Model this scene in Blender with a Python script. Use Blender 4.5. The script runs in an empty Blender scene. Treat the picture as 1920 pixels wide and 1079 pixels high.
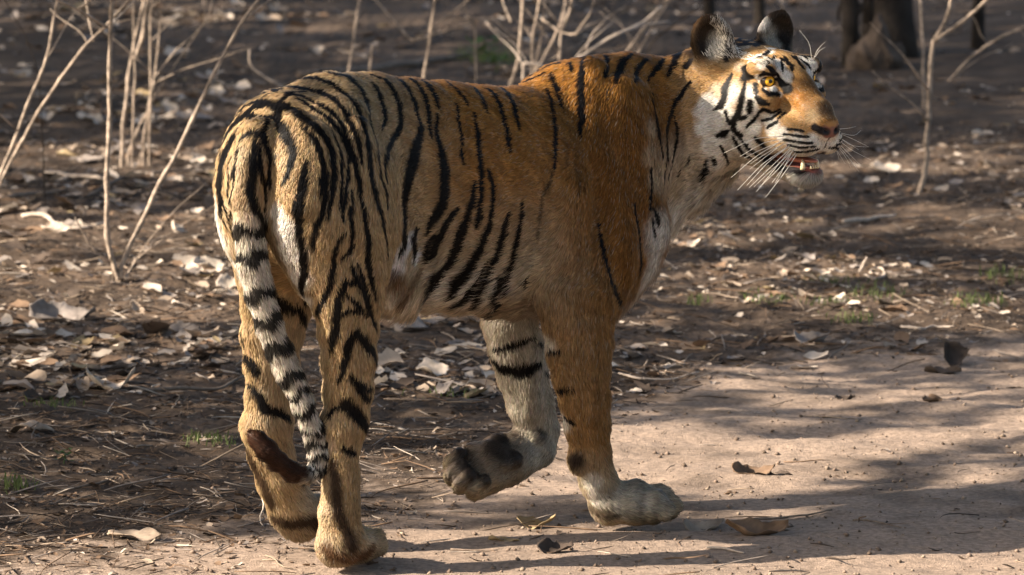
import bpy, bmesh, math, random, time
import numpy as np
from mathutils import Vector, Matrix, noise
from mathutils.bvhtree import BVHTree
random.seed(7); rng = np.random.default_rng(7)
sc = bpy.context.scene
COL = sc.collection

# ------------------------------------------------------------------ camera, sky, sun, exposure
FPX = 11000.0                      # focal length in pixels of the 1920 px wide photograph
CAM_H, PITCH = 1.9, math.radians(7.15)
CAM = np.array([0.0, -11.0, CAM_H])
cam_data = bpy.data.cameras.new('camera'); cam = bpy.data.objects.new('camera', cam_data); COL.objects.link(cam)
cam.location = CAM; cam.rotation_euler = (math.pi/2 - PITCH, 0, 0)
cam_data.sensor_width = 36; cam_data.lens = FPX/1920*36
cam_data.clip_start = 0.5; cam_data.clip_end = 2500
cam_data.dof.use_dof = True; cam_data.dof.focus_distance = 11.45; cam_data.dof.aperture_fstop = 9.5
sc.camera = cam
SUN_AZ, SUN_EL = math.radians(197), math.radians(30)     # direction towards the sun: angle from +x, height
SUN = np.array([math.cos(SUN_AZ)*math.cos(SUN_EL), math.sin(SUN_AZ)*math.cos(SUN_EL), math.sin(SUN_EL)])
world = bpy.data.worlds.new('World'); sc.world = world; world.use_nodes = True
wn = world.node_tree.nodes; wl = world.node_tree.links
sky = wn.new('ShaderNodeTexSky'); sky.sky_type = 'NISHITA'; sky.sun_disc = False
sky.sun_elevation = SUN_EL; sky.sun_rotation = math.pi/2 - SUN_AZ
sky.dust_density = 3.0; sky.air_density = 1.0
wn['Background'].inputs['Strength'].default_value = 0.08
wl.new(sky.outputs[0], wn['Background'].inputs['Color'])
sun_data = bpy.data.lights.new('sun', 'SUN'); sun_data.energy = 5.0; sun_data.angle = math.radians(0.55)
sun_data.color = (1.0, 0.89, 0.76)
sun = bpy.data.objects.new('sun', sun_data); COL.objects.link(sun)
sun.rotation_euler = Vector(SUN).to_track_quat('Z', 'Y').to_euler()
sc.view_settings.view_transform = 'Standard'; sc.view_settings.look = 'None'
sc.view_settings.gamma = 1.0; sc.view_settings.use_curve_mapping = False
sc.view_settings.exposure = 1.72
try:
    sc.cycles_curves.shape = 'THICK'; sc.cycles_curves.subdivisions = 2
except Exception: pass
sc.cycles.use_denoising = True

# ------------------------------------------------------------------ geometry helpers
_fw = np.array([0, math.cos(PITCH), -math.sin(PITCH)]); _up = np.array([0, math.sin(PITCH), math.cos(PITCH)]); _rt = np.array([1.0, 0, 0])
def unit(v): v = np.asarray(v, float); return v/np.linalg.norm(v)
def ray(px, py): return _fw + _rt*(px-960)/FPX + _up*(539.5-py)/FPX
def gpt(px, py, z=0.0):                     # where the sight line through a pixel meets the ground
    d = ray(px, py); t = (z-CAM[2])/d[2]; return CAM + d*t
def at(px, py, y):                          # ... or the upright plane at depth y
    d = ray(px, py); t = (y-CAM[1])/d[1]; return CAM + d*t
TH = math.radians(47); ORG = np.array([-.35, .03, 0])    # the tiger's own frame: F forward, L left, U up
F = np.array([math.cos(TH), math.sin(TH), 0]); L = np.array([-math.sin(TH), math.cos(TH), 0]); U = np.array([0, 0, 1.0])
def B(u, v, w): return ORG + F*u + L*v + U*w
def PB(px, py, v):                          # sight line on the plane v metres to the tiger's left
    d = ray(px, py); t = (v-(CAM-ORG)@L)/(d@L); return CAM + d*t
# ------------------------------------------------------------------ tiger body as one implicit surface
PR = []     # primitives: dict(seg=[(c0,c1,a0,a1,b0,b1,s,n,t)], k, sub)
def sweep(st, side, k=.03, flow=None, sub=False, cap=1.0):
    """chain of stations (centre, half size along normal, half size along side) -> elliptic tapered tube"""
    S = []
    side = unit(side)
    for (c0, a0, b0), (c1, a1, b1) in zip(st[:-1], st[1:]):
        c0 = np.asarray(c0, float); c1 = np.asarray(c1, float)
        t = unit(c1-c0); s = unit(side - t*(side@t)); n = np.cross(s, t)
        S.append((c0, c1, a0, a1, b0, b1, s, n, t))
    PR.append(dict(seg=S, k=k, sub=sub, flow=flow, cap=cap))
def ell(c, r, ax=None, k=.03, flow=None, sub=False):
    """ellipsoid: centre, radii along the three axes of ax (rows)"""
    PR.append(dict(c=np.asarray(c, float), r=np.asarray(r, float), ax=np.eye(3) if ax is None else np.asarray(ax, float), k=k, sub=sub, flow=flow))
BAX = np.stack([F, L, U])

# torso
ts = [(-.155, .735, .125, .085), (-.10, .728, .168, .118), (0, .722, .200, .138), (.10, .714, .200, .132), (.20, .690, .208, .138), (.30, .672, .212, .153),
      (.40, .656, .214, .168), (.50, .642, .218, .172), (.60, .638, .222, .155), (.70, .645, .232, .150), (.76, .665, .190, .125), (.80, .67, .14, .09)]
sweep([(B(u, 0, w), a, b) for u, w, a, b in ts], L, k=.03, flow=-F)
# rump, haunches
ell(B(-.080, -.090, .69), (.135, .080, .175), BAX, k=.035, flow=-U*.8-F*.3)
ell(B(-.075, .055, .70), (.13, .078, .175), BAX, k=.05, flow=-U*.8-F*.3)
# flank fold in front of the near thigh
sweep([(B(.06, -.08, .62), .05, .045), (B(.10, -.07, .54), .035, .035), (B(.16, -.02, .50), .03, .05)], L, k=.04, flow=-U)
# chest, sternum
ell(B(.735, 0, .56), (.10, .12, .15), BAX, k=.05, flow=-U-F*.3)
# shoulders
ell(B(.712, -.112, .67), (.105, .060, .205), BAX, k=.032, flow=-U-F*.5)
ell(B(.72, .10, .66), (.13, .07, .20), BAX, k=.05, flow=-U-F*.5)
sweep([(B(.765, -.055, .880), .028, .060), (B(.77, -.10, .74), .035, .080)], F, k=.05, flow=-F-U*.3)
sweep([(B(.70, .05, .775), .03, .06), (B(.72, .10, .70), .035, .085)], F, k=.05, flow=-F-U*.3)

# head frame (fitted to the eyes, ears, nose and chin seen in the photograph)
HY, HP, HR = math.radians(-50.0), math.radians(-4.2), math.radians(.5)
HO = np.array([.472, .68, .829])
Hf = np.array([math.cos(HY)*math.cos(HP), math.sin(HY)*math.cos(HP), math.sin(HP)])
_l0 = np.array([-math.sin(HY), math.cos(HY), 0]); _u0 = np.cross(Hf, _l0)
Hl = _l0*math.cos(HR) + _u0*math.sin(HR); Hu = np.cross(Hf, Hl)
HAX = np.stack([Hf, Hl, Hu])
def HD(f, l, h): return HO + Hf*f + Hl*l + Hu*h
# neck
sweep([(B(.70, 0, .72), .17, .13), (B(.84, -.01, .735), .165, .118), (B(.95, -.05, .755), .145, .108), (HD(-.05, 0, -.015), .120, .10), (HD(0.0, 0, 0), .085, .085)], L, k=.05, flow=-F)
sweep([(B(.93, -.03, .66), .07, .07), (B(.835, 0, .57), .055, .075), (B(.79, 0, .50), .05, .08)], L, k=.05, flow=-U)
# skull
ell(HD(.0, 0, .03), (.100, .082, .066), HAX, k=.03, flow=-Hf)
ell(HD(.078, .006, .048), (.068, .056, .042), HAX, k=.03, flow=-Hf)
for s in (-1, 1):
    ell(HD(.035, s*.060, -.025), (.075, .045, .070), HAX, k=.03, flow=-Hf*.8+Hl*s*.4-Hu*.4)
    ell(HD(-.025, s*.078, -.05), (.042, .042, .095), HAX, k=.035, flow=-Hf*.6+Hl*s*.5-Hu*.6)
    ell(HD(.104, s*.056, .064), (.036, .029, .020), HAX, k=.02, flow=-Hf)
    ell(HD(.105, s*.062, .006), (.044, .028, .034), HAX, k=.025, flow=-Hf*.8+Hl*s*.4)
    ell(HD(.193, s*.030, -.067), (.041, .032, .032), HAX, k=.014, flow=-Hf-Hu*.3)
    ell(HD(.145, s*.042, -.058), (.052, .030, .038), HAX, k=.02, flow=-Hf-Hu*.2)
    ell(HD(.06, s*.045, -.09), (.07, .035, .035), HAX, k=.03, flow=-Hf-Hu*.5)
sweep([(HD(.085, 0, .052), .032, .042), (HD(.15, 0, .022), .029, .036), (HD(.205, 0, -.010), .025, .031), (HD(.230, 0, -.030), .018, .027)], Hl, k=.022, flow=-Hf)
sweep([(HD(.10, 0, -.03), .050, .046), (HD(.20, 0, -.052), .036, .036)], Hl, k=.02, flow=-Hf)
ell(HD(.236, 0, -.043), (.013, .026, .015), HAX, k=.008, flow=-Hf)          # nose pad
sweep([(HD(.04, 0, -.105), .030, .050), (HD(.11, 0, -.132), .021, .038), (HD(.165, 0, -.139), .019, .031)], Hl, k=.022, flow=-Hf-Hu*.5)
ell(HD(.180, 0, -.139), (.028, .030, .022), HAX, k=.012, flow=-Hf-Hu)
# ears
for s in (-1, 1):
    en = unit(Hf*.80 + Hl*s*.62) if s < 0 else unit(Hf*.93 - Hl*.12); eu = unit(Hu + Hl*s*.28 - Hf*.05); eu = unit(eu - en*(eu@en)); es = np.cross(en, eu)
    EA = np.stack([en, es, eu]); ec = HD(-.008, s*(.094 if s < 0 else .070), .100)
    ell(ec, (.020, .041, .058), EA, k=.018, flow=eu)
    ell(ec + en*.021 + eu*.006, (.023, .029, .042), EA, k=.006, sub=True, flow=eu)
    ell(HD(-.01, s*.075, .065), (.035, .03, .03), HAX, k=.025, flow=-Hf)
for s in (-1, 1):   # ruff: the fringe behind the cheek
    sweep([(HD(-.030, s*.080, .035), .016, .020), (HD(-.048, s*.104, -.005), .022, .026), (HD(-.045, s*.104, -.055), .024, .028), (HD(-.005, s*.082, -.100), .020, .026)], Hf, k=.022, flow=-Hf*.75+Hl*s*.5-Hu*.55)
# mouth opening and eye sockets
sweep([(HD(.090, 0, -.108), .008, .055), (HD(.15, 0, -.111), .013, .055), (HD(.26, 0, -.110), .016, .06)], Hl, k=.006, sub=True)
EYE = [(HD(.112, s*.055, .043), s) for s in (-1, 1)]
for c, s in EYE: ell(c + Hf*.013 + Hl*s*.006, (.014, .017, .0112), HAX, k=.003, sub=True)
for s in (-1, 1): ell(HD(.247, s*.013, -.041), (.008, .006, .004), HAX, k=.003, sub=True)   # nostrils

# near (right) hind leg
sweep([(PB(632, 330, -.085), .115, .07), (PB(632, 420, -.10), .120, .078), (PB(643, 500, -.112), .100, .068), (PB(650, 560, -.12), .075, .056), (PB(652, 610, -.122), .060, .048),
       (PB(655, 670, -.122), .052, .044), (PB(653, 730, -.122), .046, .040), (PB(650, 790, -.122), .041, .037)], L, k=.03, flow='t')
sweep([(PB(636, 800, -.122), .036, .032), (PB(641, 840, -.122), .031, .028), (PB(640, 900, -.122), .032, .029), (PB(636, 960, -.122), .036, .036), (PB(638, 1005, -.122), .038, .044)], L, k=.025, flow='t')
# far (left) hind leg
sweep([(B(-.05, .085, .66), .12, .065), (PB(522, 560, .115), .080, .054), (PB(510, 620, .12), .064, .046), (PB(510, 680, .12), .055, .040), (PB(508, 740, .12), .050, .038),
       (PB(504, 795, .12), .048, .038)], L, k=.03, flow='t')
sweep([(PB(495, 805, .12), .040, .036), (PB(508, 850, .12), .042, .040), (PB(524, 900, .115), .042, .042), (PB(545, 950, .11), .044, .042), (PB(560, 975, .11), .040, .042)], L, k=.025, flow='t')
# near (right) front leg
sweep([(B(.725, -.13, .60), .10, .058), (PB(1090, 540, -.14), .100, .060), (PB(1085, 600, -.14), .078, .056), (PB(1087, 650, -.14), .070, .052), (PB(1090, 700, -.14), .059, .047), (PB(1096, 750, -.14), .050, .043),
       (PB(1101, 800, -.14), .043, .040), (PB(1107, 850, -.14), .038, .037), (PB(1122, 900, -.14), .034, .036), (PB(1138, 930, -.14), .034, .038)], L, k=.03, flow='t')
ell(PB(1080, 866, -.138), (.012, .014, .024), BAX, k=.02, flow=-U)     # carpal pad
# far (left) front leg, lifted
sweep([(B(.66, .11, .58), .085, .055), (PB(955, 600, .11), .055, .050), (PB(968, 650, .11), .056, .046), (PB(980, 700, .11), .050, .042), (PB(994, 755, .11), .046, .040), (PB(1008, 805, .11), .042, .038), (PB(1003, 832, .11), .040, .036)], L, k=.03, flow='t')

def paw(heel, toe, wid, k=.018, rise=None, up=U, spread=.9, h=.032):
    """main pad body plus four toes, heel and toe tip given in the world; up = the back of the paw"""
    d = unit(toe-heel); up = unit(np.asarray(up, float) - d*(np.asarray(up, float)@d)); s = np.cross(up, d); Ln = np.linalg.norm(toe-heel)
    ax = np.stack([d, s, up])
    sweep([(heel, h, wid*.80), (heel + d*Ln*.38 + up*.006, h+.004, wid*.98), (heel + d*Ln*.60, h-.002, wid)], s, k=k, flow=d)
    out = []
    for i, q in enumerate((-1.5, -.5, .5, 1.5)):
        fwd = Ln*(.80 if abs(q) > 1 else .88)
        c = heel + d*fwd + s*q*wid*.50*spread
        b0 = heel + d*Ln*.50 + s*q*wid*.46*spread + up*.012
        sweep([(b0, h*.62, wid*.26), (c + up*.012 - d*.012, h*.68, wid*.255), (c + d*.008 - up*.006, h*.58, wid*.25)], s, k=.004, flow=d)
        out.append((c, d, s, up))
    return out
PAWS = []
h0 = PB(634, 1010, -.122); h0[2] = .040; PAWS.append(paw(h0, h0 + np.array([.052, .115, -.006]), .052))
h0 = PB(552, 962, .11); PAWS.append(paw(h0, h0 + F*.135 + U*(.032-h0[2]), .050))
h0 = PB(1142, 942, -.14); h0[2] = .038; PAWS.append(paw(h0, h0 + np.array([.130, -.012, 0]), .054, h=.036))
w0 = PB(1000, 838, .11); w1 = PB(842, 903, .10); PAWS.append(paw(w0, w1, .054, up=-U*.62+F*.2+L*.62, h=.036, rise=0)); _c, _d, _s, _u = PAWS[-1][0]
_so = -_u; _ln = np.linalg.norm(w1-w0)
PADS = [(w0+_d*_ln*.50+_so*.030, .034, .038, .016), (w0+_d*_ln*.40+_so*.030+_s*.022, .02, .018, .014), (w0+_d*_ln*.40+_so*.030-_s*.022, .02, .018, .014), (w0+_d*.012+_so*.036, .018, .018, .016)]
PADS += [(c+_so*.020-_d*.006, .017, .0125, .010) for c, _, _, _ in PAWS[-1]]
for c, a, b, h_ in PADS: ell(c, (a, b, h_), np.stack([_d, _s, _u]), k=.004, flow=_d)
# tail
TAIL = [((487, 262), -.13, .040), ((470, 315), -.165, .036), ((465, 370), -.175, .031), ((467, 420), -.18, .028), ((474, 490), -.18, .0265), ((487, 550), -.175, .0255), ((503, 605), -.17, .025),
        ((523, 655), -.165, .0235), ((544, 705), -.16, .022), ((567, 755), -.155, .0205), ((586, 805), -.15, .018), ((595, 850), -.145, .0155), ((592, 880), -.15, .0150), ((574, 892), -.165, .0150),
        ((549, 886), -.18, .0165), ((524, 868), -.19, .0165), ((502, 846), -.20, .0180), ((485, 827), -.20, .0150), ((475, 814), -.20, .007)]
TAILC = [at(p[0], p[1], y) for p, y, r in TAIL]
sweep([(B(-.13, 0, .80), .05, .05)] + [(c, r*.93, r*.93) for c, (p, y, r) in zip(TAILC, TAIL)], (1, 0, 0), k=.012, flow='t')

def prim_dist(p, P):
    """signed pseudo-distance of points P (N,3) to primitive p"""
    if 'seg' in p:
        best = None
        for c0, c1, a0, a1, b0, b1, s, n, t in p['seg']:
            Ln = np.linalg.norm(c1-c0); q = P - c0.astype(np.float32)
            h = np.clip(q@t.astype(np.float32)/Ln, 0, 1)
            a = a0 + (a1-a0)*h; b = b0 + (b1-b0)*h; m = np.minimum(a, b)
            dt = (q@t.astype(np.float32) - h*Ln)/(m*p['cap']); ds = q@s.astype(np.float32)/b; dn = q@n.astype(np.float32)/a
            d = (np.sqrt(dt*dt+ds*ds+dn*dn)-1)*m
            if best is None: best = d
            else:
                kk = .012; hh = np.clip(.5+.5*(best-d)/kk, 0, 1); best = best*(1-hh)+d*hh - kk*hh*(1-hh)*.5
        return best
    q = (P-p['c'].astype(np.float32))@(p['ax'].T/p['r']).astype(np.float32)
    ln = np.sqrt((q*q).sum(-1)); q2 = (P-p['c'].astype(np.float32))@(p['ax'].T/p['r']**2).astype(np.float32)
    return ln*(ln-1)/np.maximum(np.sqrt((q2*q2).sum(-1)), 1e-6)
# muscle and bone close under the skin of the near side
def field_at(P):
    d = np.full(len(P), 9.)
    for p in PR:
        if not p['sub']: e = prim_dist(p, P.astype(np.float32)); k = p['k']; h = np.clip(.5+.5*(d-e)/k, 0, 1); d = d*(1-h)+e*h-k*h*(1-h)
    return d
def skin(px, py):
    d = unit(ray(px, py)); t = np.arange(10.2, 12.6, .004); v = field_at(CAM+d*t[:, None]); i = np.argmax(v < 0); p = CAM+d*t[i]
    n = unit(np.array([field_at(np.array([p+e*.004, p-e*.004])) @ [1, -1] for e in np.eye(3)])); return p, n
BUMPS = []
def muscle(px, py, ln, wd, hh, ang=0, k=.02):
    """a long bulge on the skin; ang tilts it in the plane of the skin, 0 = upright"""
    p, n = skin(px, py); up_ = unit(U-n*(U@n)); sd = np.cross(n, up_); a = up_*math.cos(ang)+sd*math.sin(ang); b = np.cross(n, a)
    BUMPS.append((p-n*(hh*.55), (wd, hh, ln), np.stack([b, n, a]), k, unit(-U-F*.35)))
for q in [(1102, 200, .115, .026, .020, -.25), (1140, 330, .10, .038, .026, .35), (1068, 440, .11, .045, .030, -.3), (1170, 450, .08, .030, .024), (1032, 572, .05, .034, .026),
          (645, 200, .035, .050, .022), (690, 350, .13, .036, .024, -.1), (612, 350, .12, .042, .024, .1), (700, 480, .08, .026, .020), (640, 560, .09, .035, .020), (560, 300, .10, .04, .022, .15),
          (652, 700, .09, .020, .014), (628, 870, .08, .012, .012), (655, 870, .08, .012, .012), (1110, 700, .10, .022, .016), (1085, 690, .09, .018, .014), (1000, 700, .08, .020, .014)]: muscle(*q)
for c, r_, ax_, k_, fl_ in BUMPS: ell(c, r_, ax_, k=k_, flow=fl_)
def prim_box(p, m):
    if 'seg' in p:
        lo = np.min([np.minimum(s[0]-max(s[2], s[4]), s[1]-max(s[3], s[5])) for s in p['seg']], 0)
        hi = np.max([np.maximum(s[0]+max(s[2], s[4]), s[1]+max(s[3], s[5])) for s in p['seg']], 0)
    else: lo = p['c']-p['r'].max(); hi = p['c']+p['r'].max()
    return lo-m, hi+m
def axis(parts):
    o = [parts[0][0]]
    for a, b, h in parts: n = max(1, int(round((b-a)/h))); o += list(a+(b-a)*(np.arange(n)+1)/n)
    return np.array(o, np.float32)
def build_field(parts_x, parts_y, parts_z):
    X, Y, Z = axis(parts_x), axis(parts_y), axis(parts_z)
    f = np.full((len(X), len(Y), len(Z)), .08, np.float32)
    for p in PR:
        lo, hi = prim_box(p, .05 if not p['sub'] else .02)
        i0, i1 = np.searchsorted(X, [lo[0], hi[0]]); j0, j1 = np.searchsorted(Y, [lo[1], hi[1]]); k0, k1 = np.searchsorted(Z, [lo[2], hi[2]])
        if i1 <= i0 or j1 <= j0 or k1 <= k0: continue
        g = np.stack(np.meshgrid(X[i0:i1], Y[j0:j1], Z[k0:k1], indexing='ij'), -1).reshape(-1, 3)
        d = prim_dist(p, g).reshape(i1-i0, j1-j0, k1-k0).astype(np.float32)
        cur = f[i0:i1, j0:j1, k0:k1]; k = p['k']
        if p['sub']:
            d = -d; h = np.clip(.5-.5*(cur-d)/k, 0, 1); f[i0:i1, j0:j1, k0:k1] = cur*(1-h)+d*h + k*h*(1-h)
        else:
            h = np.clip(.5+.5*(cur-d)/k, 0, 1); f[i0:i1, j0:j1, k0:k1] = cur*(1-h)+d*h - k*h*(1-h)
    return X, Y, Z, f
def extract(X, Y, Z, f):
    import openvdb as vdb
    g = vdb.FloatGrid(.08); g.copyFromArray(f)
    pts, quads = g.convertToQuads(0.0)
    P = np.stack([np.interp(pts[:, i], np.arange(len(A)), A) for i, A in enumerate((X, Y, Z))], -1)
    return P, quads
t0 = time.time()
Xa, Ya, Za, fld = build_field([(-.70, .24, .0065), (.24, .76, .0032)], [(-.36, .38, .0065), (.38, .86, .004), (.86, 1.0, .007)], [(-.02, .66, .0065), (.66, 1.04, .0032)])
TV, TQ = extract(Xa, Ya, Za, fld)
# keep the largest connected shell only, then smooth lightly
def smooth(V, Q, it, lam=.5, mu=-.52):
    e = np.concatenate([Q[:, [0, 1]], Q[:, [1, 2]], Q[:, [2, 3]], Q[:, [3, 0]]]); e = np.concatenate([e, e[:, ::-1]])
    n = np.bincount(e[:, 0], minlength=len(V))[:, None]
    for i in range(it):
        for w in (lam, mu):
            s = np.stack([np.bincount(e[:, 0], V[e[:, 1], c], len(V)) for c in range(3)], -1)/np.maximum(n, 1)
            V = V + w*(s-V)
    return V
TV = smooth(TV, TQ, 4)
print('tiger mesh', len(TV), len(TQ), round(time.time()-t0, 1), 's')
# ------------------------------------------------------------------ the coat: colours, stripes, hair
t0 = time.time()
BVH = BVHTree.FromPolygons(TV.tolist(), TQ.tolist())
def hit(px, py):
    """point of the animal under a spot of the reference drawing of the coat"""
    d = ray(px, py); loc, n, i, ds = BVH.ray_cast(Vector(CAM), Vector(d).normalized())
    return None if loc is None else np.array(loc)
def mirror_body(p):
    q = p - 2*((p-ORG)@L)*L; loc, n, i, ds = BVH.find_nearest(Vector(q)); return np.array(loc) if ds < .06 else None
def mirror_head(p):
    q = p - 2*((p-HO)@Hl)*Hl; loc, n, i, ds = BVH.find_nearest(Vector(q)); return np.array(loc) if ds < .03 and np.linalg.norm(p-HO) < .30 else None
WK = 1.9
OPS = []   # (points (n,3), half widths (n), colour, softness, opacity)
def op(pts3, wid, col, soft, alpha): OPS.append((np.array(pts3), np.array(wid), np.array(col, float), soft, alpha))
BLACK = (.006, .005, .0045); WHITE = (.66, .61, .53); CREAM = (.46, .36, .24); ORANGE = (.30, .135, .030); DEEP = (.27, .112, .020)
BEIGE = (.38, .27, .145); GREYB = (.35, .285, .19); BROWN = (.085, .042, .02); DKBROWN = (.026, .014, .008)
def stroke(org, s, w, pts, col=BLACK, soft=.5, alpha=1.0, mir='b', taper=True):
    """one stripe: w = full width in zoom pixels (number, or list per point)"""
    ps = [(org[0]+x/s, org[1]+y/s) for x, y in pts]; n = len(ps)
    ws = [w]*n if np.isscalar(w) else list(w)
    ws = [q/s/2 for q in ws]
    if taper and n > 2: ws[0] *= .45; ws[-1] *= .35
    P3, W3 = [], []
    for i in range(n):
        if i:
            (x0, y0), (x1, y1) = ps[i-1], ps[i]; m = max(1, int(math.hypot(x1-x0, y1-y0)/7))
            for j in range(1, m+1):
                f = j/m; P3.append(hit(x0+(x1-x0)*f, y0+(y1-y0)*f)); W3.append(ws[i-1]+(ws[i]-ws[i-1])*f)
        else: P3.append(hit(*ps[0])); W3.append(ws[0])
    run = []
    def flush(run):
        if not run: return
        P = [r[0] for r in run]; W = [max(r[1], 1.0)*.00103*WK + (.0022 if mir != 'h' else .0010) for r in run]
        op(P, W, col, soft, alpha)
        if mir:
            M = [((mirror_body if mir == 'b' else mirror_head)(p), w_) for p, w_ in zip(P, W)]; M = [m_ for m_ in M if m_[0] is not None]
            if M and all(np.linalg.norm(M[i+1][0]-M[i][0]) < .06 for i in range(len(M)-1)): op([m_[0] for m_ in M], [m_[1] for m_ in M], col, soft, alpha)
    for p, w_ in zip(P3, W3):
        if p is None or (run and np.linalg.norm(p-run[-1][0]) > .05): flush(run); run = []
        if p is not None: run.append((p, w_))
    flush(run)
def blob(org, s, x, y, r, col, soft=.8, alpha=1.0, mir='h'):
    p = hit(org[0]+x/s, org[1]+y/s)
    if p is None: return
    op([p], [r/s*.00103], col, soft, alpha)
    q = (mirror_body if mir == 'b' else mirror_head)(p) if mir else None
    if q is not None: op([q], [r/s*.00103], col, soft, alpha)
A = ((380, 100), 2.569); Bz = ((700, 60), 2.569); Fz = ((960, 80), 2.569); E_ = ((680, 400), 3.598); D_ = ((400, 480), 2.569); G_ = ((420, 780), 3.61); H_ = ((820, 560), 2.452); K_ = ((1240, 0), 2.698)
# pale areas first
for x, y, r in [(545, 470, 32), (535, 430, 28), (560, 520, 26), (575, 555, 20), (522, 395, 18)]: blob((0, 0), 1, x, y, r, WHITE, .8, .9, 'b')
for x, y, r in [(1235, 440, 45), (1222, 500, 35), (1200, 545, 30), (1260, 400, 40), (1300, 360, 40), (1180, 590, 22)]: blob((0, 0), 1, x, y, r, WHITE, .9, .85, 'b')
for x, y, r in [(1290, 320, 50), (1265, 350, 45), (1240, 330, 40)]: blob((0, 0), 1, x, y, r, CREAM, 1, .7, 'b')
for x, y, r in [(1222, 240, 20), (1218, 290, 24), (1225, 340, 24)]: blob((0, 0), 1, x, y, r, CREAM, 1, .6, 'b')
for x, y, r in [(752, 470, 22), (770, 450, 18), (745, 500, 20), (780, 480, 16)]: blob((0, 0), 1, x, y, r, (.60, .60, .60), .8, .8, 'b')
for x, y, r in [(740, 560, 26), (780, 565, 26), (820, 575, 20)]: blob((0, 0), 1, x, y, r, CREAM, .8, .9, None)
for x, y, r in [(990, 540, 40), (975, 580, 30), (1000, 500, 30)]: blob((0, 0), 1, x, y, r, GREYB, 1, .7, 'b')
for x, y, r in [(440, 330, 30), (432, 400, 26), (440, 460, 22), (450, 290, 20)]: blob((0, 0), 1, x, y, r, CREAM, 1, .7, None)
# near front leg inner white, far front leg white
for x, y, r in [(1030, 640, 22), (1035, 690, 24), (1045, 740, 22), (1060, 790, 20), (1110, 905, 22), (1120, 935, 20)]: blob((0, 0), 1, x, y, r, WHITE, .8, .75, None)
for y in range(590, 860, 18): blob((0, 0), 1, 955+(y-600)*.24, y, 60, (.44, .385, .30), .7, .9, None)
for x, y, r in [(1170, 940, 40), (1210, 935, 36), (1240, 935, 34)]: blob((0, 0), 1, x, y, r, (.27, .25, .21), .8, .8, None)
# hind legs: paler inner sides and feet
for x, y, r in [(605, 650, 20), (608, 700, 20), (610, 760, 22), (615, 830, 18), (610, 900, 24), (608, 960, 26), (605, 1010, 26), (690, 1010, 22), (700, 1025, 18)]: blob((0, 0), 1, x, y, r, CREAM, .8, .5, None)
for x, y, r in [(560, 900, 26), (575, 940, 26), (585, 960, 22)]: blob((0, 0), 1, x, y, r, CREAM, .9, .7, None)
# stripes of rump and thigh
for w, pts in [
 (16, [(600,98),(700,115),(760,170),(792,230),(800,300)]), (7, [(800,300),(820,370),(835,480),(850,590),(880,690),(885,735)]),
 (13, [(480,120),(560,125),(640,160),(720,230),(760,300),(790,400),(805,500),(815,620),(840,720),(870,860),(880,980)]),
 (13, [(400,165),(480,172),(560,185),(640,230),(700,300),(740,390),(770,525)]),
 (11, [(400,198),(480,212),(560,245),(630,290),(680,370),(720,470),(740,560),(765,700),(780,800),(800,900),(810,1050)]),
 (12, [(460,225),(540,270),(600,310),(650,370),(690,440),(710,520)]),
 ([8,14,18,20,20,20,18,16,14,12,8], [(205,305),(260,260),(330,240),(400,255),(470,300),(540,350),(590,410),(620,490),(630,580),(625,660),(600,790)]),
 (12, [(485,350),(540,420),(570,490),(580,570),(575,630),(560,690)]), (8, [(620,380),(650,450),(665,530),(665,640),(660,740)]),
 (10, [(695,510),(697,600),(680,700),(675,810)]), (11, [(718,660),(710,760),(717,860),(720,930),(700,965),(665,985)]),
 (10, [(685,870),(650,900),(635,960),(625,1050)]), ([8,16,22,22,18,16,16,14], [(500,510),(500,580),(480,660),(468,760),(475,860),(490,960),(495,1020),(500,1079)]),
 (13, [(600,570),(590,680),(570,780),(540,870),(535,940)]),
 ([10,16,22,26,26,22,16,10,6], [(220,330),(280,310),(340,310),(385,350),(420,410),(443,470),(430,530),(410,590),(388,632)]),
 ([10,20,20,16,12,10,8], [(190,415),(240,380),(290,395),(310,450),(317,520),(320,600),(322,650)]),
 ([18,22,20,20,22,18,10], [(255,420),(240,520),(235,600),(235,680),(255,740),(285,800),(300,850)]), (12, [(275,440),(275,540),(290,620),(300,720)]),
 (7, [(200,340),(160,400),(115,460),(95,530),(95,600)]), (5, [(185,440),(158,540),(142,600)]), (6, [(168,500),(152,620),(142,760),(150,800)]), (8, [(80,640),(100,720),(130,800),(150,890)]),
 (8, [(400,172),(320,205),(250,255),(205,300)]), (6, [(300,190),(240,230),(190,300),(140,370)]), (12,[(1025,840),(1012,900),(1018,1000)]),
 (5,[(350,490),(352,525)]), (7,[(470,720),(450,700),(440,760)])]:
    stroke(*A, w, pts)
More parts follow.
